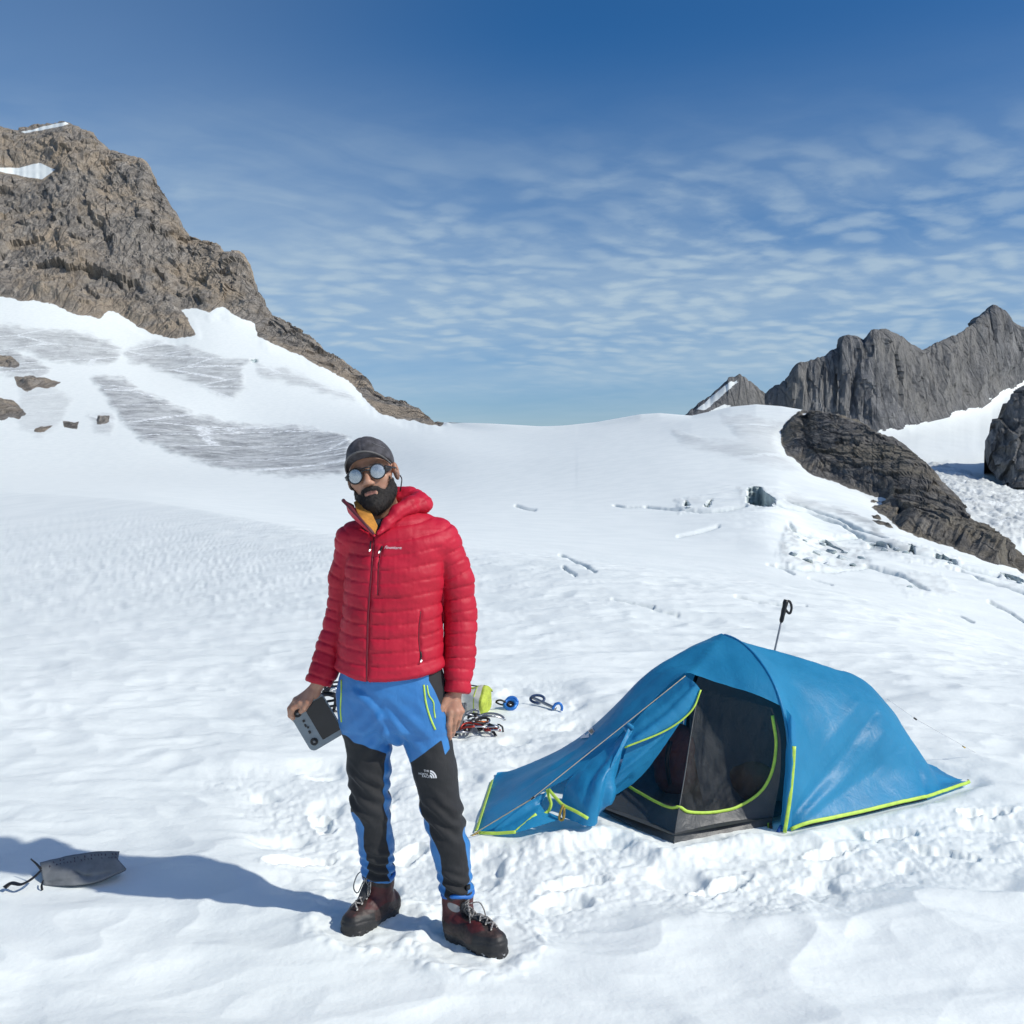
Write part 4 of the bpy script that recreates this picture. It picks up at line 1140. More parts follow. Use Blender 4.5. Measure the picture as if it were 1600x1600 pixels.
# beard: a thick uneven shell round the jaw
def beard_sdf(p):
    q = hl(p)
    n = 0.003 * fbm(q[:, 0] * 70, q[:, 1] * 70, q[:, 2] * 45, 3) + 0.002 * perlin(q[:, 0] * 320, q[:, 1] * 320, q[:, 2] * 160)
    th = 0.003 + 0.0050 * smooth(q[:, 2], -.06, -.115) + .002 * smooth(np.abs(q[:, 0]), .03, .0)
    d = skull(q) - th - n
    d = np.maximum(d, (q[:, 2] - beard_line(q) - 1.2 * n) * .8)
    d = np.maximum(d, q[:, 1] - .012 - 2 * n)
    d = np.maximum(d, -.152 - q[:, 2])
    d = np.maximum(d, -s_ell(q, (0, -.10, -.0665), (.0195, .035, .0075)))
    mus = s_caps(q, (-.002, -.093, -.0515), (-.030, -.082, -.064), .0062, .0052); mus = np.minimum(mus, s_caps(q, (.002, -.093, -.0515), (.030, -.082, -.064), .0062, .0052)) - n
    return smin(d, mus, .003)
V, Fq = surface_nets(beard_sdf, HC - .17, HC + .17, 0.0028)
bo = mesh('beard', V, Fq, M_BEARD, person)
N = vnormals(V, Fq)
rng = np.random.RandomState(3)
pick = rng.choice(len(V), min(3200, len(V)), replace=False)
P0 = V[pick]; nn = N[pick]; down = np.array([0, -.1, -1.0])
dirs = nn * .42 + down * .85 + rng.normal(size=nn.shape) * .25; dirs /= np.linalg.norm(dirs, axis=1)[:, None]
side = np.cross(dirs, rng.normal(size=nn.shape)); side /= np.linalg.norm(side, axis=1)[:, None]
L_ = rng.uniform(.003, .0065, len(pick))[:, None]
hv = np.stack([P0 - side * .0006, P0 + side * .0006, P0 + dirs * L_], 1).reshape(-1, 3)
ho = mesh('hair_strands', hv, np.arange(len(hv)).reshape(-1, 3), M_BEARD, bo, False); ho['kind'] = 'stuff'

# --- cap
def cap_sdf(p):
    q = hl(p)
    d = s_ell(q, (0, .012, .044), (.0855, .104, .094))
    d = smin(d, s_ell(q, (0, -.035, .085), (.060, .052, .050)), .02)
    return np.maximum(d, -(q[:, 2] - np.interp(q[:, 1], [-.10, -.05, .0, .1], [.062, .050, .026, .015])))
V, Fq = surface_nets(cap_sdf, HC - .2, HC + .2, 0.0036)
V = relax(V, Fq, 1, .4)
q = hl(V); N = vnormals(V, Fq)
ang = np.arctan2(q[:, 0], -q[:, 1] + .01)
seam = np.min(np.abs(((ang[:, None] - np.radians([0, 60, -60, 120, -120, 180])) + np.pi) % (2 * np.pi) - np.pi), 1) * np.hypot(q[:, 0], q[:, 1])
V = V - N * (.0016 * np.exp(-(seam / .003) ** 2))[:, None] + N * (.0012 * fbm(q[:, 0] * 40, q[:, 1] * 40, q[:, 2] * 40, 2))[:, None]
capo = mesh('cap', V, Fq, M_CAP, person)
cap_tree = bvh(V, Fq)
uu = np.linspace(-1, 1, 41); vv = np.linspace(0, 1, 12)
a = uu * math.radians(74)
base = np.stack([.0800 * np.sin(a), .012 - .098 * np.cos(a), np.full(41, .060) - .040 * np.abs(uu) ** 2.2], -1)
tip = np.stack([.0835 * np.sin(a), .012 - .098 * np.cos(a) - .068 * np.cos(a * 1.05) ** .8, .077 - .053 * np.abs(uu) ** 2.0], -1)
B = base[None] * (1 - vv[:, None, None]) + tip[None] * vv[:, None, None]
B[:, :, 2] += (.006 * np.sin(vv * np.pi))[:, None]
tb = np.vstack([B.reshape(-1, 3), (B - [0, 0, .0035]).reshape(-1, 3)])
gf = grid_faces(12, 41); off = 12 * 41
fs = [tuple(f) for f in gf] + [tuple(f[::-1] + off) for f in gf]
rim = [11 * 41 + i for i in range(41)]
fs += [(rim[i], rim[i + 1], rim[i + 1] + off, rim[i] + off) for i in range(40)]
brim = mesh('brim', H(tb), fs, M_CAP, capo); finish_normals(brim)
tube('brim_edge', H(tip - [0, 0, .0018]), .0030, simple('brim_binding', (.12, .118, .115), .8), capo, 6)
pp = [cast(cap_tree, x, y, .0012) for x, y in ((588, 691), (594, 687), (599, 693), (596, 698))]
if all(x is not None for x in pp): mesh('cap_emblem', pp, [(0, 1, 2, 3)], M_CAPPATCH, capo, False)
pp = cast_path(cap_tree, [(581, 692), (590, 696), (601, 700)], 10, .001)
if len(pp) > 3: tube('cap_lettering', pp, .0011, M_CAPPATCH, capo, 5)

# --- glasses
glasses = mesh('glasses', *join([tube_geo(H(np.stack([s * .0405 + .0262 * np.cos(np.linspace(0, 2 * np.pi, 33)), -.1015 + .012 * (np.abs(s * .0405 + .0262 * np.cos(np.linspace(0, 2 * np.pi, 33))) / .066) ** 2, .001 + .0262 * np.sin(np.linspace(0, 2 * np.pi, 33))], -1)), .0024, 8, False) for s in (-1, 1)]
    + [tube_geo(H([(-.017, -.101, .012), (0, -.106, .014), (.017, -.101, .012)]), .0036, 8), tube_geo(H([(-.022, -.100, .021), (0, -.107, .0215), (.022, -.100, .021)]), .0028, 8)]
    + [tube_geo(H(spline([(s * .064, -.092, .006), (s * .080, -.070, .007), (s * .087, -.02, .007), (s * .088, .012, .004), (s * .086, .03, -.012)], 14)), .0032, 8) for s in (-1, 1)]
    + [tube_geo(H(spline([(s * .066, -.090, .003), (s * .079, -.068, .004), (s * .083, -.052, .006)], 6)), np.linspace(.014, .005, 6), 8, True, ((0.9 * s, -.4, 0), .25)) for s in (-1, 1)]), M_BLACK, person)
tl = NT("mirror_lens")
tl.set(Base_Color=tl.mix(tl.ramp(tl.noise(60, 3), .3, .7), (.36, .40, .43), (.44, .48, .51)), Metallic=0.6, Roughness=tl.ramp(tl.noise(90, 4), .3, .7, .22, .34))
for s in (-1, 1):
    th = np.linspace(0, 2 * np.pi, 32, endpoint=False); rings = [(0, .004), (.010, .0033), (.018, .0018), (.0246, 0)]
    vs, fs = [], []
    for rr, bz in rings:
        for c_, s_ in zip(np.cos(th), np.sin(th)):
            x = s * .0405 + rr * c_
            vs.append((x, -.1015 + .012 * (abs(x) / .066) ** 2 - bz, .001 + rr * s_))
    mesh('lens', H(np.array(vs)), grid_faces(4, 32, True), tl.m, glasses)
tube('cord', spline([H((.088, .02, -.012)), M(627.5, 747, .05), M(627, 757, .05), M(625, 768, .06)], 14), .0022, M_BLACK, glasses, 6)

# --- jacket
def sect(p, S, expo=2.25):
    """stacked oval sections: rows of (z, x centre, half width, y centre, half depth)"""
    S = np.asarray(S, float); z = p[:, 2]
    o = np.argsort(S[:, 0]); S = S[o]
    cx, a, cy, b = [np.interp(z, S[:, 0], S[:, k]) for k in (1, 2, 3, 4)]
    k = (np.abs((p[:, 0] - cx) / a) ** expo + np.abs((p[:, 1] - cy) / b) ** expo) ** (1 / expo)
    return (k - 1) * np.minimum(a, b) * .92
def S_row(py, l, r, cy, b):
    z = float(M(600, py)[2]); x0, x1 = float(M(l, py)[0]), float(M(r, py)[0])
    return (z, (x0 + x1) / 2, (x1 - x0) / 2, MD + cy, b)
TORSO = [S_row(786,590,642,.045,.060), S_row(800,580,652,.035,.075), S_row(812,566,676,.03,.092), S_row(826,553,694,.02,.108), S_row(846,545,700,.01,.122), S_row(880,541,696,.005,.130),
         S_row(920,539,692,.0,.132), S_row(960,535,691,.0,.134), S_row(1000,529,692,.0,.138), S_row(1030,528,693,.0,.140), S_row(1050,531,691,.0,.134), S_row(1070,537,687,.0,.122), S_row(1085,540,685,0,.118)]
RAD_R = [.073, .060, .058, .055, .049]; RAD_L = [.068, .058, .055, .052, .049]
HEM_Z = float(W(600, 1067, MD - .135)[2])
def arm_d(p, pts, rad):
    d = s_chain(p, pts, rad, .012)
    ax = pts[-1] - pts[-2]; ax = ax / np.linalg.norm(ax)
    return np.maximum(d, (p - (pts[-1] + ax * .016)) @ ax)
def jacket_sdf(p):
    t_ = np.maximum(sect(p, TORSO), p[:, 2] - M(600, 797)[2])
    k = .003 + .045 * smooth(p[:, 2], 1.32, 1.43)
    d = t_
    d = np.maximum(d, HEM_Z + .006 * np.sin(p[:, 0] * 9) + .9 * (p[:, 0] - M(605, 1060)[0]) ** 2 - p[:, 2])
    for pts, rad in ((ARM_R, RAD_R), (ARM_L, RAD_L)): d = smin(d, arm_d(p, pts, rad), k)
    # open collar: cut the neck out, a V down to the zip
    zt = float(M(586, 838)[2])
    neck = s_chain(p, [H((.008, .03, -.11)), M(588,815,-.05), M(586,833,-.125)], [.074, .052, .012], .01)
    return np.maximum(d, -neck)
V, Fq = surface_nets(jacket_sdf, (-0.86, 3.12, 0.86), (-0.05, 3.66, 1.62), 0.0048)
V = relax(V, Fq, 2, .5)
dT = sect(V, TORSO); dR = s_chain(V, ARM_R, RAD_R, .012); dL = s_chain(V, ARM_L, RAD_L, .012)
def along(p, pts):
    best = np.full(len(p), 9.0); s = np.zeros(len(p)); L0 = 0
    for i in range(len(pts) - 1):
        ab = pts[i + 1] - pts[i]; l = np.linalg.norm(ab)
        t_ = np.clip(((p - pts[i]) @ ab) / l ** 2, -.6 if i == 0 else 0, 1)
        d = np.linalg.norm(p - pts[i] - t_[:, None] * ab, axis=1)
        m = d < best; best = np.where(m, d, best); s = np.where(m, L0 + t_ * l, s); L0 += l
    return s
sR, sL = along(V, ARM_R), along(V, ARM_L)
wv = .006 * fbm(V[:, 0] * 9, V[:, 1] * 9, V[:, 2] * 9, 2)
isR = dR < np.minimum(dT, dL); isL = dL < np.minimum(dT, dR)
xr = V[:, 0] - M(612, 950)[0]
s_t = V[:, 2] + wv - .10 * xr * smooth(V[:, 2], 1.25, 1.5) + .012 * np.cos(xr * 12)
s_ = np.where(isR, sR + wv, np.where(isL, sL + wv, s_t))
spac = np.where(isR | isL, .043, .0475)
fpart = (s_ / spac) % 1.0
puff = (1 - np.abs(2 * fpart - 1) ** 4.5) ** .8
seamw = smooth(np.minimum(np.abs(dT - dR), np.abs(dT - dL)), 0, .022)
cell = perlin(V[:, 0] * 16, V[:, 1] * 16, np.floor(s_ / spac) * 3.7)
amp = (.0062 + .0034 * cell) * (.25 + .75 * seamw)
N = vnormals(V, Fq)
rx_v = 800 + F * (V[:, 0] / V[:, 1]) ; py_v = 800 - F * (((V[:, 2] - CAM_H) / V[:, 1]) * CA + SA)
zipx = np.interp(py_v, [835, 900, 960, 1020, 1070], [584, 580, 575.5, 574, 573])
zd = np.where((N[:, 1] < 0) & ~isR & ~isL, np.abs(rx_v - zipx) * MPX, 9)
pz = np.where((N[:, 1] < 0) & ~isR & ~isL, line_d(rx_v, py_v, [(657,955),(654,990),(657,1032)]) * MPX, 9)
cz = np.where((N[:, 1] < 0) & ~isR & ~isL, line_d(rx_v, py_v, [(597,853),(591,885),(590,930)]) * MPX, 9)
yk = np.where((N[:, 1] < 0) & ~isR & ~isL, np.abs(py_v - 849 - .02 * (rx_v - 600)) * MPX, 9)
flat = smooth(zd, .004, .016) * smooth(pz, .002, .012) * smooth(cz, .002, .010)
pucker = .0018 * perlin(rx_v * .30, V[:, 2] * 4, 2.0) * (1 - .7 * puff) + .0020 * fbm(V[:, 0] * 38, V[:, 1] * 38, V[:, 2] * 60, 3)
hemroll = .006 * np.exp(-((V[:, 2] - HEM_Z - .9 * (V[:, 0] - M(605, 1060)[0]) ** 2 - .012) / .012) ** 2) * (~isR & ~isL)
# folds where the elbows bend and the waist bags out
fold = .008 * perlin(V[:, 0] * 7, V[:, 1] * 7, V[:, 2] * 17) * (1 + .0 * V[:, 0])
V2 = V + N * (amp * (puff - .55) * flat + pucker - .0045 * np.exp(-(zd / .0035) ** 2) - .004 * np.exp(-(pz / .003) ** 2) - .004 * np.exp(-(cz / .003) ** 2) + hemroll + fold)[:, None]
jacket = mesh('jacket', V2, Fq, M_RED, person)
jt = bvh(V2, Fq)
def surf_tube(name, pts, n, lift, rad, mat, parent, tree, flat=None, sides=6):
    p = cast_path(tree, pts, n, lift)
    return tube(name, p, rad, mat, parent, sides, flat) if len(p) > 2 else None
surf_tube('front_zip', [(584.5,840),(580,900),(575.5,960),(574,1020),(573,1064)], 46, .0005, .0034, M_ZIP, jacket, jt)
surf_tube('chest_pocket_zip', [(597,853),(591.5,885),(590,930)], 16, .0006, .0028, M_ZIP, jacket, jt)
surf_tube('side_pocket_zip', [(657,955),(654,990),(657,1032)], 18, .0006, .0026, M_ZIP, jacket, jt)
for (x0, y0, x1, y1) in ((580, 846, 578.5, 860), (597, 853, 592, 863), (656, 1018, 657, 1033)):
    p = cast_path(jt, [(x0, y0), (x1, y1)], 5, .004)
    if len(p) > 2:
        pl = tube('zip_puller', p, [.0022, .0030, .0030, .0034, .0030], M_BLACK, jacket, 6)
        e = p[-1]; mesh('puller_tip', *box_geo(e + [0, -.002, 0], (.0062, .004, .0085)), M_STEEL, pl)
text_px('montane', 24, jt, (603.5, 857.5), (.999, .02), (-.02, -.999), .0012, 'chest_lettering', M_WHITE, jacket, .2)
tube('chest_mark', cast_path(jt, [(601, 857.5), (603, 853.5), (605, 853.2)], 6, .0014), .0008, M_WHITE, jacket, 5)

# --- hood lying on the shoulder and the open collar
HOODP = [M(590,834,-.125), M(606,818,-.095), M(622,800,-.06), M(640,790,-.02), M(655,786,.04), M(645,780,.10), M(612,778,.14), M(578,786,.11), M(560,800,.05)]
def hood_sdf(p):
    d = s_chain(p, HOODP, [.006, .014, .022, .029, .033, .036, .040, .030, .018], .02)
    d = smin(d, s_ell(p, M(661,789,.03), (.034, .05, .034)), .015)
    d = smin(d, s_ell(p, M(634,779,.10), (.05, .045, .038)), .02)
    return np.maximum(d, -s_ell(p, M(626,768,.02), (.020, .045, .030)))
V, Fq = surface_nets(hood_sdf, M(530,860,-.20), M(720,715,.30), 0.0045)
V = relax(V, Fq, 2, .5); N = vnormals(V, Fq)
hx = 800 + F * V[:, 0] / V[:, 1]; hy = 740 + F * (CAM_H - V[:, 2]) / V[:, 1]
sh = (hx * .55 + hy * .83) * MPX + .004 * fbm(V[:, 0] * 12, V[:, 1] * 12, V[:, 2] * 12, 2)
puff = np.sqrt(np.clip(1 - (2 * ((sh / .046) % 1) - 1) ** 2, 0, 1))
V = V + N * (.005 * (puff - .5) + .006 * fbm(V[:, 0] * 28, V[:, 1] * 28, V[:, 2] * 28, 3))[:, None]
hood = mesh('hood', V, Fq, M_RED, jacket)
def sheet(name, rows, mat, parent, thick=.006, n=18, m=14, wob=.002, seed=0.0):
    """a strip of cloth between two or more edge curves, with thickness"""
    E = np.array([spline(r, n) for r in rows])
    S_ = np.array([spline(E[:, i], m) for i in range(n)])        # n x m x 3
    du = np.gradient(S_, axis=0); dv = np.gradient(S_, axis=1)
    nn = np.cross(du, dv); nn /= np.linalg.norm(nn, axis=-1)[..., None] + 1e-9
    S_ = S_ + nn * (wob * fbm(S_[..., 0] * 30, S_[..., 1] * 30, S_[..., 2] * 30 + seed, 3))[..., None]
    A_ = (S_ + nn * thick / 2).reshape(-1, 3); B_ = (S_ - nn * thick / 2).reshape(-1, 3)
    g = grid_faces(n, m); o_ = n * m
    f = [tuple(x) for x in g] + [tuple(x[::-1] + o_) for x in g]
    bd = [i * m for i in range(n)] + [(n - 1) * m + j for j in range(1, m)] + [i * m + m - 1 for i in range(n - 2, -1, -1)] + [j for j in range(m - 2, 0, -1)]
    f += [(bd[i], bd[i] + o_, bd[(i + 1) % len(bd)] + o_, bd[(i + 1) % len(bd)]) for i in range(len(bd))]
    return finish_normals(mesh(name, np.vstack([A_, B_]), f, mat, parent))
# left lapel: red outside, maroon inside, folded outwards
sheet('collar_flap', [[M(586,838,-.138), M(572,826,-.125), M(556,812,-.09), M(545,800,-.04)], [M(584,834,-.140), M(566,815,-.128), M(549,796,-.098), M(541,785,-.05)]], M_RED, jacket, .008)
sheet('collar_lining', [[M(585.5,837,-.136), M(571,822,-.118), M(557,803,-.08), M(552,790,-.03)], [M(583.5,832,-.144), M(566,813,-.134), M(548,794,-.104), M(538.5,783,-.06)]], M_REDIN, jacket, .006)
tube('collar_edge', spline([M(584,835,-.143), M(567,815,-.135), M(549,796,-.106), M(540,786,-.075), M(536.5,782,-.05)], 20), np.linspace(.0035, .007, 20), M_REDIN, jacket, 8)
sheet('inner_collar', [[M(586,835,-.126), M(572,820,-.116), M(559,803,-.085), M(553,786,-.03)], [M(590,822,-.105), M(583,808,-.085), M(573,790,-.060), M(568,778,-.01)]], M_ORANGE, person, .007)
V, Fq = surface_nets(lambda p: np.maximum(s_chain(p, [H((.012, .035, -.15)), M(588,826,-.03), M(586,845,-.06)], [.054, .046, .022], .02), p[:, 2] - M(590, 811)[2] - .2 * (p[:, 0] - M(590, 811)[0])), M(530,880,-.2), M(660,790,.2), .006)
mesh('t_shirt', V, Fq, M_TEE, person)

# --- trousers
LEG_L = [M(574,1085,.01), M(574,1135,.015), M(576,1200,.015), M(579,1258,.015), M(588,1320,.04), M(592,1374,.07)]
LEG_R = [M(652,1085,.0), M(664,1135,-.005), M(679,1200,-.02), M(690,1262,-.03), M(704,1322,-.035), M(715,1402,-.04)]
RLL = [.085, .084, .0735, .064, .0585, .053]; RLR = [.085, .085, .0735, .068, .063, .052]
PEL = [S_row(1030,538,688,.0,.120), S_row(1080,533,690,.0,.124), S_row(1110,537,694,.0,.112), S_row(1140,548,692,.0,.085)]
def trouser_sdf(p):
    d = np.maximum(sect(p, PEL, 2.1), M(612, 1128)[2] - p[:, 2])
    d = smin(d, s_ell(p, M(617,1128,.0), (.060, .095, .078)), .05)
    a = np.maximum(s_chain(p, LEG_L, RLL, .02), (LEG_L[-1][2] + .010) - p[:, 2])
    b = np.maximum(s_chain(p, LEG_R, RLR, .02), (LEG_R[-1][2] + .012) - p[:, 2])
    k = .006 + .055 * smooth(p[:, 2], .66, .78)
    d = smin(d, np.minimum(a, b), k)
    return np.maximum(d, p[:, 2] - .985)
V, Fq = surface_nets(trouser_sdf, (-0.72, 3.18, 0.14), (-0.08, 3.66, 1.0), 0.0046)
V = relax(V, Fq, 2, .5); N = vnormals(V, Fq)
tx = 800 + F * V[:, 0] / V[:, 1]; ty = 740 + F * (CAM_H - V[:, 2]) / V[:, 1]
legL = V[:, 0] < M(620, 1200)[0]
wr = .005 * ridged(V[:, 0] * 6 + V[:, 2] * 5, V[:, 1] * 8, V[:, 2] * 7, 3, .55)
knee = np.where(legL, smooth(np.abs(ty - 1250), 60, 10), smooth(np.abs(ty - 1290), 60, 10))
hemw = np.where(legL, smooth(ty, 1320, 1372), smooth(ty, 1350, 1408))
fold = knee * .005 * np.sin((V[:, 2] * 1.0 + V[:, 0] * .9 + .03 * fbm(V[:, 0] * 9, V[:, 1] * 9, V[:, 2] * 9, 2)) * 2 * np.pi / .055)
bag = hemw * .007 * np.sin((V[:, 2] + .35 * V[:, 0] + .012 * fbm(V[:, 0] * 14, V[:, 1] * 14, 3.0, 2)) * 2 * np.pi / .038)
crotch = smooth(np.hypot((tx - 605) / 1.2, ty - 1150), 75, 10) * .006 * np.sin((V[:, 2] * .75 + np.abs(V[:, 0] - M(606, 1150)[0]) * .8) * 2 * np.pi / .06)
# a long diagonal pull from the hip to the knee
pull = .006 * np.exp(-(line_d(tx, ty, [(552,1085),(580,1110),(604,1150)]) / 6) ** 2) - .005 * np.exp(-(line_d(tx, ty, [(562,1078),(592,1105),(612,1140)]) / 5) ** 2)
V2 = V + N * (wr + fold + bag + crotch + np.where(N[:, 1] < .2, pull, 0))[:, None]
# panels: black fronts, blue hips and side stripes (signed distances in metres)
frontf = N[:, 1]
BL = [(520,1146),(538,1152),(552,1163),(575,1172),(599,1181),(596,1225),(596,1262),(601,1285),(600,1320),(605,1340),(601,1362),(604,1385),(571,1385),(572,1355),(565,1330),(566,1300),(556,1282),(545,1274),(530,1260),(520,1200)]
BR = [(641,1196),(660,1182),(688,1160),(694,1184),(702,1172),(725,1180),(730,1240),(738,1292),(722,1300),(724,1318),(727,1345),(731,1375),(728,1400),(724,1420),(698,1420),(692,1390),(686,1345),(673,1310),(660,1280),(649,1245)]
sd = np.maximum(poly_sd(tx, ty, BL), poly_sd(tx, ty, BR)) * MPX
sidep = np.where(~legL, smooth(frontf, -.35, -.1) * (tx > 690) * .03 - .012, -.05)          # black flank panel down the outside of the leg
sd = np.where(frontf < .15, np.where(np.abs(sd) > .2, -.05, sd), -.02)
flank = poly_sd(tx, ty, [(668,1040),(692,1040),(700,1085),(704,1150),(725,1165),(725,1190),(703,1190),(698,1160),(694,1120),(684,1098),(676,1080),(668,1065)]) * MPX
flank = np.where(np.abs(flank) > .2, -.05, flank)
sd = np.maximum(sd, flank)
back_ = np.where(frontf > .15, smooth(ty, 1140, 1160) * .04 - .02, -.05)
sd = np.maximum(sd, back_)
def trouser_mat():
    t = NT("trousers_blue_black")
    m_ = t.ramp(t.attr('panel'), -.0012, .0012)
    n = t.noise(9, 3)
    bl = t.mix(t.ramp(n, .3, .7), (.024, .165, .44), (.036, .21, .52))
    bk = t.mix(t.ramp(n, .3, .7), (.009, .010, .012), (.017, .018, .020))
    edge = t.math('SUBTRACT', 1.0, t.ramp(t.math('ABSOLUTE', t.attr('panel')), .0, .003))
    w = t.noise(34, 5, .6, .7, t.scale(t.co(), (1, 1, .5)))
    weave = t.noise(600, 2, .5)
    t.set(Base_Color=t.mix(m_, bl, bk), Roughness=t.ramp(m_, 0, 1, .5, .8), Normal=t.bump(weave, .15, .0006, t.bump(edge, -.25, .0015, t.bump(w, .35, .006))))
    t.b.inputs['Sheen Weight'].default_value = .08
    return t.m
trousers = mesh('trousers', V2, Fq, trouser_mat(), person, True, {'panel': sd})
tt_ = bvh(V2, Fq)
surf_tube('pocket_piping', [(662,1070),(665,1095),(671,1118),(680,1140)], 22, .0008, .0034, M_LIME, trousers, tt_)
surf_tube('pocket_piping', [(667,1071),(670,1086),(677,1097),(678,1110),(680,1122)], 20, .0010, .0026, M_LIME, trousers, tt_)
surf_tube('hip_piping', [(534,1062),(533.5,1085),(532.5,1110),(534,1128)], 20, .0012, .0030, M_LIME, trousers, tt_)
ex, ey = (.985, .10), (.02, -1.0)
for i, (s_t, w_, oy) in enumerate((("THE", 8, 0), ("NORTH", 14, 0), ("FACE", 12, 0))):
    ox = (662.5, 654.5, 660)[i]; oyy = (1205.5, 1209.8, 1214.2)[i]
    text_px(s_t, w_, tt_, (ox, oyy), ex, ey, .0014, 'thigh_lettering', M_WHITE, trousers)
arcs = []
for r0, r1 in ((1.5, 4.2), (5.2, 7.6), (8.6, 11.0)):
    aa = np.linspace(0, np.pi / 2, 12)
    o_ = [cast(tt_, 672 + r1 * math.sin(a_) * .95, 1214.5 - r1 * math.cos(a_) * 1.02 + 1.2 * math.sin(a_), .0014) for a_ in aa]
    i_ = [cast(tt_, 672 + r0 * math.sin(a_) * .95, 1214.5 - r0 * math.cos(a_) * 1.02 + 1.2 * math.sin(a_), .0014) for a_ in aa]
    if all(x is not None for x in o_ + i_): arcs.append((np.array(o_ + i_), [(k, k + 1, 12 + k + 1, 12 + k) for k in range(11)]))
if arcs: mesh('thigh_emblem', *join(arcs), M_WHITE, trousers, False)
for pts, rad in ((LEG_L, .054), (LEG_R, .053)):
    th = np.linspace(0, 2 * np.pi, 40); c = pts[-1] + np.array([0, 0, .020])
    tube('cuff', np.stack([c[0] + rad * np.cos(th), c[1] + rad * np.sin(th), c[2] + .005 * np.sin(3 * th)], -1), .009, simple('cuff_blue', (.02, .14, .46), .55), trousers, 8)

# --- boots
def boot_mat():
    t = NT("boot_leather")
    n = t.noise(28, 5, .65)
    red = t.mix(t.ramp(n, .3, .7), (.045, .008, .009), (.095, .014, .015))
    dk = t.mix(t.ramp(n, .3, .7), (.014, .010, .009), (.060, .034, .030))
    rub = t.mix(t.ramp(n, .3, .7), (.012, .012, .013), (.024, .024, .025))
    g = (.30, .30, .30)
    c = t.mix(t.ramp(t.attr('red'), -.002, .002), dk, red)
    c = t.mix(t.ramp(t.attr('rubber'), -.0015, .0015), c, rub)
    c = t.mix(t.ramp(t.attr('grey'), -.0015, .0015), c, g)
    snow = t.ramp(t.noise(70, 4, .6), .60, .66)
    c = t.mix(t.math('MULTIPLY', snow, t.attr('snowy')), c, (.8, .82, .84))
    t.set(Base_Color=c, Roughness=.55, Normal=t.bump(t.noise(90, 4), .35, .003))
    return t.m
M_BOOT = boot_mat()
M_LACE = simple("lace", (.24, .23, .22), .8, .8, 160, .3, 400)
M_HOOK = simple("lace_hook_metal", (.16, .16, .16), .45, .1, 40, .1, 200, .001, .7)
M_TONGUE = simple("grey_padding", (.035, .037, .040), .8)
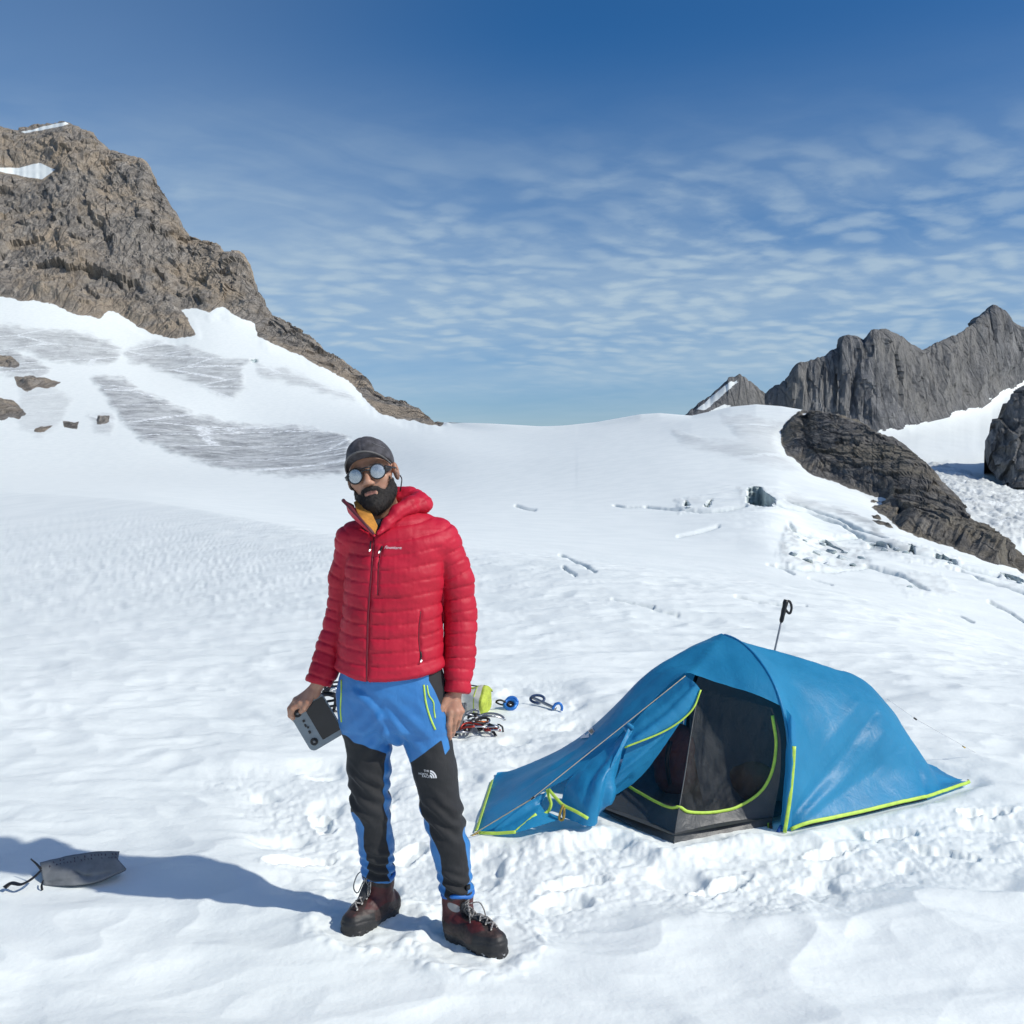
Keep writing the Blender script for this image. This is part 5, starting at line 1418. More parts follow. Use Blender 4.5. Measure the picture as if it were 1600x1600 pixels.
def build_boot(heel, ball, toe, ankle, top, loop_side):
    heel, ball, toe, ankle, top = [np.asarray(v, float) for v in (heel, ball, toe, ankle, top)]
    fwd = toe - heel; fwd[2] = 0; fwd /= np.linalg.norm(fwd); lat = np.array([fwd[1], -fwd[0], 0.0])
    def sdf(p):
        d = s_chain(p, [heel, ball, toe], [.048, .054, .046], .03)
        d = smin(d, s_caps(p, heel + [0, 0, .01], ankle, .045, .050), .03)
        d = smin(d, s_caps(p, ankle, top, .052, .058), .015)
        d = smin(d, s_caps(p, ankle + fwd * .02, ball + [0, 0, .012], .040, .038), .03)
        d = np.maximum(d, .020 - p[:, 2])
        q = p - heel; u = q @ fwd; w = q @ lat
        L = (toe - heel) @ fwd
        foot = np.abs(w) - np.interp(u, [-.050, -.044, -.030, 0, L * .45, L * .8, L + .020, L + .040, L + .048], [.004, .020, .036, .043, .041, .052, .046, .026, .004])
        sole = np.maximum(np.maximum(foot, np.maximum(u - L - .048, -.050 - u)), np.abs(p[:, 2] - .012) - .014)
        sole = np.maximum(sole, -np.maximum(np.abs(u - L * .33) - .018, p[:, 2] - .008))
        return np.maximum(smin(d, sole, .006), p[:, 2] - top[2])
    c = (heel + toe) / 2
    V, Fq = surface_nets(sdf, c - [.21, .21, c[2] + .01], c + [.21, .21, top[2] - c[2] + .03], .0036)
    V = relax(V, Fq, 1, .5); N = vnormals(V, Fq)
    q = V - heel; u = q @ fwd; w = q @ lat; L = (toe - heel) @ fwd; z = V[:, 2]
    seam = np.exp(-(np.abs(z - .046 - .012 * smooth(u, L * .5, L)) / .003) ** 2)
    tread = .0012 * np.sign(np.sin(u * 2 * np.pi / .026)) * (z < .018)
    V = V + N * (.0022 * fbm(V[:, 0] * 45, V[:, 1] * 45, V[:, 2] * 45, 3) - .002 * seam + tread)[:, None]
    rub = np.maximum(.040 + .022 * smooth(u, L * .55, L) - z, np.minimum(u - L * .72, .075 - z))
    side_ = np.abs(w) - .022
    red = np.minimum(np.minimum(side_, z - .085), .150 - z) + .006 * np.sin(u * 70)
    red = np.maximum(red, np.minimum(.004 - u, z - .075))
    gy = .017 - np.hypot((u - .006) * .8, (z - .128) * 1.1 + .3 * (u - .006)); gy = np.where(np.abs(w) > .015, gy, -.02)
    sn = .8 * smooth(z, .03, .005)
    b = mesh('boot', V, Fq, M_BOOT, person, True, {'rubber': rub, 'red': red, 'grey': gy, 'snowy': sn})
    # padded collar, tongue, laces
    th = np.linspace(0, 2 * np.pi, 28)
    tube('ankle_collar', np.stack([top[0] + .046 * np.cos(th), top[1] + .046 * np.sin(th), np.full(28, top[2] - .004)], -1), .011, M_TONGUE, b, 8)
    tree = bvh(V, Fq)
    def onboot(u_, w_, z_, lift=.003):
        o = heel + fwd * (u_ + .16) + lat * w_ + np.array([0, 0, z_ - heel[2] + .20])
        tgt = heel + fwd * u_ + lat * (w_ * .4) + np.array([0, 0, z_ - heel[2] - .02])
        d_ = Vector(tgt - o).normalized()
        h = tree.ray_cast(Vector(o), d_)
        return np.array(h[0]) - np.array(d_) * lift if h[0] is not None else tgt
    tg = np.array([onboot(.03, 0, top[2] - heel[2] * 0 - .005, .004), onboot(.04, 0, .15, .004), onboot(.06, 0, .11, .004), onboot(L * .62, 0, .08, .004)])
    tube('tongue', spline(tg, 14), np.linspace(.020, .016, 14), M_TONGUE, b, 8, (fwd + [0, 0, .7], .35))
    tab = top + fwd * .050 + np.array([0, 0, .018])
    mesh('tongue_tab', *box_geo(tab, (.020, .007, .040), [lat, fwd, [0, 0, 1]]), M_BLACK, b)
    rows_ = [(L * .80, .072), (L * .66, .084), (L * .54, .098), (.068, .114), (.056, .132), (.046, .150), (.040, .166)]
    for i in range(len(rows_)):
        u0, z0 = rows_[i]; u1, z1 = rows_[min(i + 1, len(rows_) - 1)]
        for s in (-1, 1):
            p0 = onboot(u0, s * .028, z0, .007); p1 = onboot(u1, -s * .028, z1, .007); pm = onboot((u0 + u1) / 2, 0, (z0 + z1) / 2, .019)
            tube('lace', spline([p0, pm, p1], 9), .0031, M_LACE, b, 6)
            mesh('lace_hook', *box_geo(p0, (.006, .006, .008)), M_HOOK, b)
    k = onboot(.036, 0, .150, .014)
    for s, dr in ((-1, .6), (1, 1.0)):
        a_ = lat * s * loop_side
        lp = spline([k, k + a_ * .035 * dr + fwd * .03 + [0, 0, .004], k + a_ * .050 * dr + fwd * .045 + [0, 0, -.045], k + a_ * .030 * dr + fwd * .045 + [0, 0, -.065], k + a_ * .012 + fwd * .03 + [0, 0, -.02], k], 22)
        tube('lace_loop', lp, .0024, M_LACE, b, 6)
    return b
tl_, tr_ = LEG_L[-1], LEG_R[-1]
build_boot((-.468, 3.535, .046), (-.535, 3.435, .044), (-.567, 3.385, .042), tl_ + [0, .0, -.070], tl_ + [.0, -.0, .022], 1)
build_boot((-.192, 3.350, .046), (-.105, 3.275, .044), (-.060, 3.240, .042), tr_ + [0.0, -.0, -.070], tr_ + [.0, -.004, .022], -1)

# --- the screen controller in the hand
e1 = np.array([30, 50.5]); e1 /= np.linalg.norm(e1); e2 = np.array([.860, -.511])
CDD = .012
def CP(a, b, dd=0.0):                                         # a along the long side, b towards the screen's far edge, in pixels from the screen centre
    x, y = 504 + a * e1[0] + b * e2[0], 1122 + a * e1[1] + b * e2[1]
    return M(x, y, CDD + dd)
controller = thing('remote_controller', 'grey remote controller with dark screen held in the hand beside the blue trousers', 'controller', CP(0, 0))
def rounded(a0, a1, b0, b1, r, n=6):
    pts = []
    for cx_, cy_, s0 in ((a1 - r, b1 - r, 0), (a0 + r, b1 - r, 90), (a0 + r, b0 + r, 180), (a1 - r, b0 + r, 270)):
        for k in range(n + 1):
            t_ = math.radians(s0 + 90 * k / n); pts.append((cx_ + r * math.cos(t_), cy_ + r * math.sin(t_)))
    return pts
def slab(name, pts, d0, d1, mat, parent, bev=1.2):
    n = len(pts); c = np.mean(pts, 0); P = np.array(pts); Pi = P + (c - P) / np.linalg.norm(P - c, axis=1)[:, None] * bev
    V = [CP(a, b, d0) for a, b in Pi] + [CP(a, b, d0 + bev * MPX) for a, b in P] + [CP(a, b, d1 - bev * MPX) for a, b in P] + [CP(a, b, d1) for a, b in Pi]
    f = [tuple(range(n)), tuple(range(4 * n - 1, 3 * n - 1, -1))]
    for k in range(3): f += [(k * n + i, k * n + (i + 1) % n, (k + 1) * n + (i + 1) % n, (k + 1) * n + i) for i in range(n)]
    return finish_normals(mesh(name, V, f, mat, parent, False))
M_GREYP = simple("grey_plastic", (.20, .235, .255), .5, .06, 30, .1, 300, .001)
M_SCREEN = simple("dark_screen", (.010, .010, .012), .12, .3, 20, 0)
cb = slab('body', rounded(-38, 38, -42, 19.5, 9), -.012, .014, M_GREYP, controller)
sc_ = slab('screen', rounded(-29.5, 29.5, -17, 17, 1.2, 3), -.0138, -.0125, M_SCREEN, controller, .3)
for a_ in (-26, 25):
    th = np.linspace(0, 2 * np.pi, 24, endpoint=False)
    def ring(r, dd): return np.array([CP(a_ + r * math.cos(t_), -30 + r * math.sin(t_), dd) for t_ in th])
    st = mesh('stick_well', *[np.vstack([ring(6.2, -.0122), ring(6.0, -.0140), ring(4.6, -.0142), ring(3.6, -.0128), ring(.1, -.0126)]), grid_faces(5, 24, True)], M_BLACK, controller)
    mesh('stick_cap', np.vstack([ring(1.2, -.0126), ring(1.2, -.020), ring(2.4, -.0215), ring(2.3, -.0235), ring(.1, -.0225)]), grid_faces(5, 24, True), simple('stick_metal', (.16, .16, .165), .35, .1, 30, .1, 100, .001, .6), st)
for a_, b_, ha, hb in ((-11, -27.5, 2.0, 2.0), (-3.5, -29, 2.6, 1.4), (1.0, -27, 1.8, 1.6), (8.5, -28.5, 2.4, 1.8)):
    slab('button', rounded(a_ - ha, a_ + ha, b_ - hb, b_ + hb, .8, 3), -.0145, -.0122, M_BLACK, controller, .25)
# ------------------------------------------------------------------ the tent
tent = thing('tent', 'blue single hoop tunnel tent with lime green trim and open mesh door', 'tent', (1.1, 4.9, 0))
def fabric(name, ca, cb, trans=.22, rough=.38, fine=1.0):
    t = NT(name)
    c = t.mix(t.ramp(t.noise(3.5, 3), .3, .7), ca, cb)
    w = t.noise(16, 5, .6, .9)
    w2 = t.noise(70, 4, .6, .5)
    nrm = t.bump(w2, .22 * fine, .003, t.bump(w, .35 * fine, .012))
    t.set(Base_Color=c, Roughness=rough, Normal=nrm)
    t.b.inputs['Specular IOR Level'].default_value = .5
    tr = t.n.new('ShaderNodeBsdfTranslucent'); t.put(tr.inputs['Color'], c); t.l.new(nrm, tr.inputs['Normal'])
    mx = t.n.new('ShaderNodeMixShader'); mx.inputs[0].default_value = trans
    t.l.new(t.b.outputs[0], mx.inputs[1]); t.l.new(tr.outputs[0], mx.inputs[2]); t.l.new(mx.outputs[0], t.out.inputs[0])
    return t.m
M_FLY = fabric("fly_nylon", (.026, .30, .56), (.040, .36, .65), .40, .44, .9)
M_TUB = fabric("grey_floor_nylon", (.045, .050, .054), (.065, .070, .074), .05, .45)
def mesh_mat():
    t = NT("insect_mesh")
    t.set(Base_Color=(.045, .050, .052), Roughness=.6)
    tp = t.n.new('ShaderNodeBsdfTransparent'); mx = t.n.new('ShaderNodeMixShader')
    t.put(mx.inputs[0], t.ramp(t.noise(18, 4, .6, .6, t.scale(t.co(), (1.4, 1.0, .4))), .3, .7, .14, .38))
    t.l.new(tp.outputs[0], mx.inputs[1]); t.l.new(t.b.outputs[0], mx.inputs[2]); t.l.new(mx.outputs[0], t.out.inputs[0])
    return t.m
M_MESH = mesh_mat()
M_CORD = simple("guy_cord", (.42, .38, .28), .8)
M_TAB = simple("ochre_webbing", (.42, .29, .06), .8)
M_POLE = simple("alloy_pole", (.45, .46, .48), .35, .1, 30, .1, 100, .001, 1.0)

def gz(v, z=0.0):
    v = np.array(v, float); return v
def loft(secs, n, m, smoothu=True):
    """secs: list of point rows -> n x m grid (n along the list, m along each row)"""
    A = np.array([spline(s, m) for s in secs])
    return np.array([spline(A[:, j], n) for j in range(m)]).transpose(1, 0, 2)
def to_px(P):
    w = (P[..., 2] - CAM_H) / P[..., 1]
    return 800 + F * (P[..., 0] / P[..., 1]) / (CA - w * SA), 800 - F * (w * CA + SA) / (CA - w * SA)
def pn(P):
    n = np.cross(np.gradient(P, axis=1), np.gradient(P, axis=0)); n /= np.linalg.norm(n, axis=-1)[..., None] + 1e-9
    flip = (n[..., 1] > 0) & (np.abs(n[..., 1]) > .0); n[flip] *= -1
    return n
def cloth(name, P, mat, parent, wr=.004, creases=(), seed=0.0, sc=6.0):
    """a grid of cloth with wrinkles; creases = (photo polyline, width px, depth m)"""
    n = pn(P); px, py = to_px(P)
    d = wr * fbm(P[..., 0] * sc + seed, P[..., 1] * sc, P[..., 2] * sc, 4) + .4 * wr * ridged(P[..., 0] * sc * 2.2 + P[..., 2] * sc * 2, P[..., 1] * sc * 2, seed, 3)
    for ln, wd, dp in creases: d = d + dp * np.exp(-(line_d(px, py, ln) / wd) ** 2)
    P = P + n * d[..., None]
    return mesh(name, P.reshape(-1, 3), grid_faces(*P.shape[:2]), mat, parent), P
HOOP_F = [W(1222,1300,4.43), W(1232,1210,4.44), W(1229,1140,4.47), W(1213,1078,4.56), W(1187,1032,4.72), W(1158,1004,4.88), W(1130,992,5.02)]
def mirrored(front, Tp):
    b = [np.array([2 * Tp[0] - p[0], 2 * Tp[1] - p[1], p[2]]) for p in front[:-1]][::-1]
    return list(front) + b
hoop = list(HOOP_F) + [np.array(v) for v in ((1.07, 5.15, .765), (1.04, 5.28, .66), (1.01, 5.38, .50), (.985, 5.46, .26), (.97, 5.50, 0.0))]
def S(front): return mirrored(front, front[-1])
def Gz(px, py, z=.02): return G(px, py, z)
secs = [hoop,
  S([Gz(1262,1285), W(1272,1215,4.57), W(1266,1150,4.61), W(1246,1092,4.70), W(1222,1050,4.82), W(1200,1026,4.94), W(1176,1007,5.05)]),
  S([Gz(1305,1276), W(1318,1212,4.68), W(1312,1150,4.72), W(1296,1100,4.80), W(1274,1062,4.90), W(1256,1040,5.00), W(1236,1023,5.08)]),
  S([Gz(1360,1264), W(1372,1208,4.80), W(1366,1154,4.84), W(1350,1108,4.91), W(1330,1078,4.98), W(1314,1056,5.06), W(1298,1043,5.14)]),
  S([Gz(1405,1253), W(1416,1206,4.89), W(1408,1165,4.93), W(1392,1128,4.99), W(1374,1098,5.06), W(1360,1078,5.12), W(1346,1061,5.20)]),
  S([Gz(1450,1243), W(1452,1215,4.97), W(1442,1188,5.01), W(1430,1166,5.07), W(1416,1144,5.13), W(1405,1128,5.19), W(1396,1114,5.26)]),
  S([Gz(1476,1234), W(1472,1222,5.06), W(1466,1212,5.10), W(1460,1206,5.14), W(1452,1199,5.19), W(1446,1194,5.24), W(1441,1188,5.29)]),
  S([Gz(1515,1221,.015), W(1511,1220,5.18), W(1508,1219,5.20), W(1505,1218,5.22), W(1502,1217,5.24), W(1499,1216,5.26), W(1496,1215,5.28)])]
P = loft(secs, 80, 90)
CR = [([(1232,1288),(1290,1215),(1345,1145),(1368,1115)], 6, -.018), ([(1236,1290),(1310,1225),(1365,1165),(1380,1145)], 7, .012), ([(1228,1275),(1275,1190),(1322,1120),(1340,1098)], 7, .010),
      ([(1245,1288),(1340,1225),(1410,1165)], 5, -.006), ([(1195,1040),(1240,1100),(1265,1150)], 6, -.006), ([(1180,1020),(1230,1060),(1290,1110)], 7, -.005), ([(1425,1180),(1440,1215),(1448,1240)], 4, -.008)]
fly, Pf = cloth('rear_canopy', P, M_FLY, tent, .006, CR, 1.0)
fly_edge = Pf[:, 0] + [0, -.004, .0]
trim = tube('hem_trim', fly_edge[3:], .0085, M_LIME, fly, 8, ((0, -1, .35), .28))
# vestibule: from the main hoop to the pegged left end, its front open
hs = spline(hoop, 400)
px_h, py_h = to_px(hs)
i_pk = int(np.argmax(hs[:, 2]))
i0 = int(np.argmin(np.where(np.arange(400) < i_pk, np.hypot(px_h - 1217, py_h - 1104), 1e9)))
hoop_part = hs[i0:]
Cr = spline([hs[i0], W(1178,1084,4.56), W(1122,1067,4.64), W(1071,1056,4.70), W(1022,1096,4.68), W(985,1131,4.63), W(940,1180,4.57), W(895,1212,4.53), W(856,1233,4.50), W(800,1268,4.45), W(746,1299,4.41)], 60)
Rr_ = spline([W(1130,992,5.02), W(1077,1008,5.03), W(1029,1041,5.02), W(996,1067,5.00), W(973,1090,4.99), W(941,1121,4.98), W(902,1154,5.00), W(850,1184,5.05), W(770,1221,5.14)], 60)
Bk = spline([hs[-1], np.array([.55, 5.50, 0.0]), np.array([.15, 5.35, 0.0]), np.array([-.08, 5.20, .02])], 60)
Qm = .5 * (Cr + Rr_) + np.stack([-.01 * np.ones(60), -.05 * np.sin(np.linspace(0, np.pi, 60)) , .03 * np.sin(np.linspace(0, np.pi, 60)) ** 2], -1)
m_ = 46
P = np.array([spline([Cr[i], Qm[i], Rr_[i], Bk[i]], m_) for i in range(60)])
hp = hoop_part[np.linspace(0, len(hoop_part) - 1, m_).astype(int)]
k0 = int(np.argmin(np.linalg.norm(hp - hs[i_pk], axis=1))); k1 = int(np.argmin(np.linalg.norm(P[0] - Rr_[0], axis=1)))
# re-space the first row so that its peak sits where the loft has it
w_ = np.interp(np.arange(m_), [0, k1, m_ - 1], [0, i_pk - i0, len(hoop_part) - 1]); row0 = np.stack([np.interp(w_, np.arange(len(hoop_part)), hoop_part[:, c]) for c in range(3)], -1)
fade = np.clip(1 - np.linspace(0, 1, 60) / .45, 0, 1) ** 1.6
P = P + (row0 - P[0])[None] * fade[:, None, None]
CV = [([(1128,994),(1100,1030),(1075,1056)], 5, .012), ([(1125,998),(1140,1040),(1150,1080)], 8, -.006), ([(1071,1056),(990,1110),(880,1180),(775,1224)], 6, .007), ([(1000,1100),(920,1165),(830,1215),(760,1270)], 8, -.010), ([(1071,1056),(940,1165),(850,1215),(775,1250)], 6, .006)]
vest, Pv = cloth('front_canopy', P, M_FLY, tent, .003, CV, 4.0)
vt = bvh(Pv.reshape(-1, 3), grid_faces(*Pv.shape[:2]))
tube('end_trim', np.vstack([np.linspace(W(746,1299,4.41) + [-.004, -.012, .010], W(770,1222,5.14) + [-.004, -.012, .012], 14)]), .011, M_LIME, vest, 8, ((-.3, -1, .3), .3))
# pole sleeve along the hoop
tube('pole_sleeve', hs[6:215] + [0, 0, .001], .006, M_FLY, tent, 8)
tube('door_edge_trim', spline([W(1241,1166,4.43), W(1239,1200,4.42), W(1234,1250,4.41), W(1226,1301,4.40)], 16), .009, M_LIME, tent, 8, ((0, -1, .1), .25))
dfold, _ = cloth('door_fold', loft([[W(1229,1108,4.50), W(1228,1180,4.46), W(1219,1298,4.44)], [W(1236,1118,4.47), W(1236,1190,4.42), W(1226,1300,4.41)], [W(1243,1130,4.48), W(1243,1195,4.43), W(1236,1290,4.43)]], 12, 30), M_FLY, tent, .006, (), 2.0, 12)
# open door, gathered to the left
fl1, _ = cloth('door_flap', loft([[W(1072,1057,4.685), W(1030,1090,4.655), W(990,1130,4.60), W(962,1168,4.55)], [W(1085,1066,4.61), W(1050,1105,4.58), W(1010,1142,4.54), W(968,1172,4.52)], [W(1095,1079,4.62), W(1079,1112,4.59), W(1040,1142,4.56), W(976,1169,4.53)]], 22, 34), M_FLY, tent, .009, (([(1080,1070),(1040,1110),(985,1150)], 5, -.012),), 7.0, 9)
tube('flap_zip', spline([W(1095,1078,4.61), W(1080,1111,4.58), W(1041,1141,4.55), W(976,1168,4.52)], 26), .0048, M_LIME, fl1, 6)
fl2, _ = cloth('door_bundle', loft([[W(984,1130,4.60), W(938,1176,4.54), W(895,1212,4.49), W(881,1240,4.47), W(879,1276,4.44)],
     [W(985,1133,4.56), W(945,1185,4.46), W(912,1222,4.40), W(900,1250,4.38), W(898,1284,4.37)], [W(987,1132,4.53), W(962,1185,4.42), W(938,1225,4.35), W(925,1255,4.33), W(915,1290,4.33)],
     [W(989,1130,4.54), W(972,1170,4.47), W(958,1215,4.40), W(953,1250,4.37), W(930,1288,4.35)], [W(990,1130,4.58), W(975,1168,4.54), W(960,1215,4.50), W(955,1250,4.48), W(940,1276,4.47)]], 36, 44), M_FLY, tent, .010,
     (([(984,1135),(955,1200),(940,1280)], 6, -.020), ([(980,1135),(925,1210),(905,1280)], 6, -.014), ([(986,1140),(968,1200),(952,1255)], 4, .012)), 11.0, 8)
fl3, _ = cloth('door_lining', loft([[W(1092,1085,4.63), W(1062,1130,4.62), W(1030,1175,4.61), W(1000,1215,4.60), W(955,1246,4.57)], [W(1060,1110,4.60), W(1030,1140,4.58), W(1005,1180,4.56), W(985,1210,4.55), W(952,1240,4.54)], [W(985,1150,4.56), W(980,1165,4.56), W(972,1190,4.55), W(962,1215,4.54), W(950,1236,4.53)]], 24, 34), M_FLY, tent, .008, (([(1050,1130),(1000,1180),(955,1215)], 5, .012), ([(985,1215),(975,1225),(955,1240)], 4, -.01)), 13.0, 9)
sk, Ps = cloth('front_skirt', loft([[W(748,1299,4.40), W(800,1268,4.43), W(838,1246,4.47), W(856,1236,4.49)], [W(770,1300,4.37), W(805,1284,4.39), W(834,1268,4.41), W(848,1262,4.44)], [W(760,1302,4.38), W(805,1301,4.34), W(838,1292,4.34), W(880,1278,4.40)]], 18, 30), M_FLY, tent, .006, (([(770,1298),(820,1270),(850,1250)], 5, -.012),), 17.0, 9)
for pts in ([W(838,1272,4.395), W(822,1286,4.37), W(806,1299,4.345)], [W(748,1301,4.385), W(775,1302,4.36), W(806,1300,4.34)], [W(855,1233,4.475), W(858,1246,4.45), W(861,1256,4.43), W(856,1268,4.42), W(844,1275,4.41)], [W(857,1233,4.47), W(868,1246,4.42), W(880,1258,4.385), W(900,1268,4.345), W(919,1279,4.32)]):
    tube('skirt_trim', spline(pts, 14), .0075, M_LIME, sk, 8, ((0, -1, .3), .35))
tube('toggle_loop', spline([W(880,1258,4.375), W(876,1268,4.38), W(874,1280,4.39), W(880,1280,4.385), W(882,1262,4.375)], 16), .006, M_TAB, sk, 6)
# inner tent: grey tub and dark insect mesh, the front corner pegged towards the viewer
crease = spline([W(1092,1076,4.72), W(1082,1130,4.62), W(1068,1220,4.45), W(1056,1290,4.32), W(1052,1322,4.28)], 60)
ledge = spline([W(1091,1078,4.74), W(1062,1125,4.75), W(1020,1185,4.75), W(985,1225,4.72), W(941,1268,4.62)], 60)
redge = spline([W(1206,1106,4.60), W(1219,1150,4.56), W(1219,1210,4.54), W(1210,1265,4.52), W(1203,1299,4.49)], 60)
def ruled(a, b, m, bow):
    t_ = np.linspace(0, 1, m)
    P_ = a[:, None] * (1 - t_)[None, :, None] + b[:, None] * t_[None, :, None]
    P_[..., 1] += bow * np.sin(np.pi * t_)[None, :] * np.sin(np.pi * np.linspace(0, 1, len(a)))[:, None]
    P_[-8:, :, 2] += 0
    return P_
ZIP = [(945,1205),(975,1225),(1000,1240),(1030,1256),(1050,1263),(1062,1262),(1075,1269),(1110,1270),(1150,1262),(1188,1237),(1207,1203),(1213,1160),(1207,1118)]
zp = spline([np.array(z) for z in ZIP], 80)
topoly = [tuple(z) for z in zp] + [(1203,1100),(1150,1070),(1090,1060),(1000,1100),(930,1180)]
inner = None; zips = []
for a_, b_, m, bow, nm in ((crease, ledge, 40, .05, 'L'), (crease, redge, 56, .07, 'R')):
    Pn = ruled(a_, b_, m, bow)
    nrm = pn(Pn); px, py = to_px(Pn)
    d = .006 * fbm(Pn[..., 0] * 9, Pn[..., 1] * 9, Pn[..., 2] * 9, 4)
    d = d + sum(-.008 * np.exp(-(line_d(px, py, l) / 4) ** 2) for l in ([(1195,1125),(1150,1200),(1110,1260)], [(1205,1150),(1165,1215),(1130,1262)], [(1100,1090),(1095,1170),(1090,1250)]))
    Pn = Pn + nrm * d[..., None]
    fc = grid_faces(*Pn.shape[:2]); sdv = poly_sd(px, py, topoly).reshape(-1)
    m_in = sdv[fc].mean(1) > 0
    Vv = Pn.reshape(-1, 3)
    for nm2, mm, mt in (('door_mesh', m_in, M_MESH), ('floor_tub', ~m_in, M_TUB)):
        f_ = fc[mm]
        if len(f_) == 0: continue
        us, iv = np.unique(f_, return_inverse=True)
        mesh(nm2, Vv[us], iv.reshape(f_.shape), mt, tent)
    if inner is None: inner = [Vv, [tuple(q_) for q_ in fc]]
    else: inner = list(join([inner, (Vv, fc)]))
it = bvh(*inner)
zt_ = cast_path(it, ZIP[1:], 70, .006)
tube('door_zip', zt_, .0078, M_LIME, tent, 8, ((0, -1, 0), .5))
tube('corner_seam', crease[4:] + [0, -.004, 0], .0035, M_TUB, tent, 6)
# back walls of the inner tent and its floor, so that the doorway is dark
bw = loft([[np.array([.95, 4.75, .02]), np.array([.92, 4.95, .42]), np.array([1.05, 5.05, .74]), np.array([1.0, 5.35, .45]), np.array([.98, 5.45, .02])],
           [np.array([1.5, 4.75, .02]), np.array([1.5, 4.85, .40]), np.array([1.55, 5.1, .60]), np.array([1.55, 5.35, .38]), np.array([1.55, 5.45, .02])],
           [np.array([2.0, 4.98, .02]), np.array([2.0, 5.05, .18]), np.array([2.02, 5.15, .24]), np.array([2.02, 5.25, .18]), np.array([2.05, 5.35, .02])]], 24, 24)
mesh('inner_wall', bw.reshape(-1, 3), grid_faces(24, 24), M_TUB, tent)
fl = np.array([W(1052,1320,4.28), W(1203,1297,4.50), (2.1, 5.0, .015), (2.05, 5.35, .015), (.7, 5.45, .015), W(944,1268,4.62)]); fl[:, 2] = np.minimum(fl[:, 2], .03) * 0 + .022
mesh('floor', fl, [tuple(range(6))], M_TUB, tent, False)
tubedge = fly_edge + [0, .035, -.012]
Pt = np.stack([tubedge[2:58], tubedge[2:58] - [0, -.012, .05]], 1)
mesh('floor_edge', Pt.reshape(-1, 3), grid_faces(*Pt.shape[:2]), M_TUB, tent)
# guy lines, pegs, pole end
cord1 = np.vstack([W(1071,1056,4.69), W(950,1148,4.45), W(832,1247,4.32), W(746,1301,4.36), W(733,1308,4.37)])
tube('guy_line', np.vstack([np.linspace(cord1[0], cord1[2], 8), np.linspace(cord1[2], W(735,1306,4.34), 8)[1:]]), .0022, M_CORD, tent, 5)
tube('guy_line', np.linspace(W(830,1249,4.325), W(747,1299,4.37), 8), .0022, M_CORD, tent, 5)
mesh('line_tensioner', *box_geo(W(832,1247,4.315), (.018, .007, .008), [(.8, 0, .6), (0, 1, 0), (-.6, 0, .8)]), M_BLACK, tent)
rl = [W(1386,1092,5.24), W(1430,1123,5.30), W(1490,1158,5.38), W(1524,1176,5.42)]
tube('guy_line', np.vstack([np.linspace(rl[0], rl[1], 6), np.linspace(rl[1], rl[3], 8)[1:]]), .0014, simple('pale_cord', (.62, .62, .60), .8), tent, 5)
mesh('line_tensioner', *box_geo(rl[1], (.020, .008, .009), [(.8, 0, -.6), (0, 1, 0), (.6, 0, .8)]), M_BLACK, tent)
mesh('line_tensioner', *box_geo(W(1506,1167,5.40), (.020, .006, .007), [(.8, 0, -.6), (0, 1, 0), (.6, 0, .8)]), M_TAB, tent)
tube('tail_tab', np.linspace(W(1512,1220,5.17), W(1534,1224,5.16), 6), [.012, .013, .012, .011, .012, .008], M_TAB, tent, 8, ((0, -.5, 1), .3))
tube('corner_tab', spline([W(748,1301,4.40), W(741,1304,4.38), W(735,1310,4.36), W(728,1312,4.36)], 8), .005, M_TAB, tent, 6)
tube('tent_peg', np.linspace(W(1052,1320,4.28), W(1051,1338,4.275), 4), .005, M_BLACK, tent, 6)
tube('tent_peg', np.linspace(W(1447,1236,4.93), W(1449,1252,4.92), 4), .006, M_BLACK, tent, 6)
mesh('pole_end', *box_geo(W(1454,1246,4.92), (.022, .02, .022)), M_TAB, tent)
tube('pole_end', np.linspace(W(1204,1286,4.47), W(1206,1304,4.46), 4), .008, M_BLACK, tent, 8)
tube('peg_strap', np.linspace(W(1221,1290,4.43), W(1213,1305,4.42), 4), .009, simple('strap_blue', (.02, .10, .40), .6), tent, 6)
mesh('trim_tab', *box_geo(W(1201,1291,4.475), (.012, .01, .03)), M_LIME, tent)
# emblem on the canopy
def patch(poly, tree, lift, name, mat, parent):
    P_ = [cast(tree, x, y, lift) for x, y in poly]
    if any(p is None for p in P_): return
    c_ = cast(tree, *np.mean(poly, 0), lift); n_ = len(P_)
    mesh(name, P_ + [c_], [(i, (i + 1) % n_, n_) for i in range(n_)], mat, parent, False)
patch([(904,1156),(913,1142),(926,1134),(933,1145),(922,1154)], vt, .003, 'emblem', M_BLACK, vest)
patch([(907,1155),(914,1146),(916,1151),(921,1146),(921,1153)], vt, .005, 'emblem', M_WHITE, vest)
patch([(919,1143),(926,1137),(930,1144),(925,1150)], vt, .005, 'emblem', M_WHITE, vest)
patch([(921,1143.5),(926,1139.5),(928.5,1144),(925,1148)], vt, .0065, 'emblem', M_BLACK, vest)
# ------------------------------------------------------------------ smaller things
def lie(px, py, z=0.0): 
    g = G(px, py); return np.array([g[0], g[1], float(near_relief(g[0], g[1])) + z])
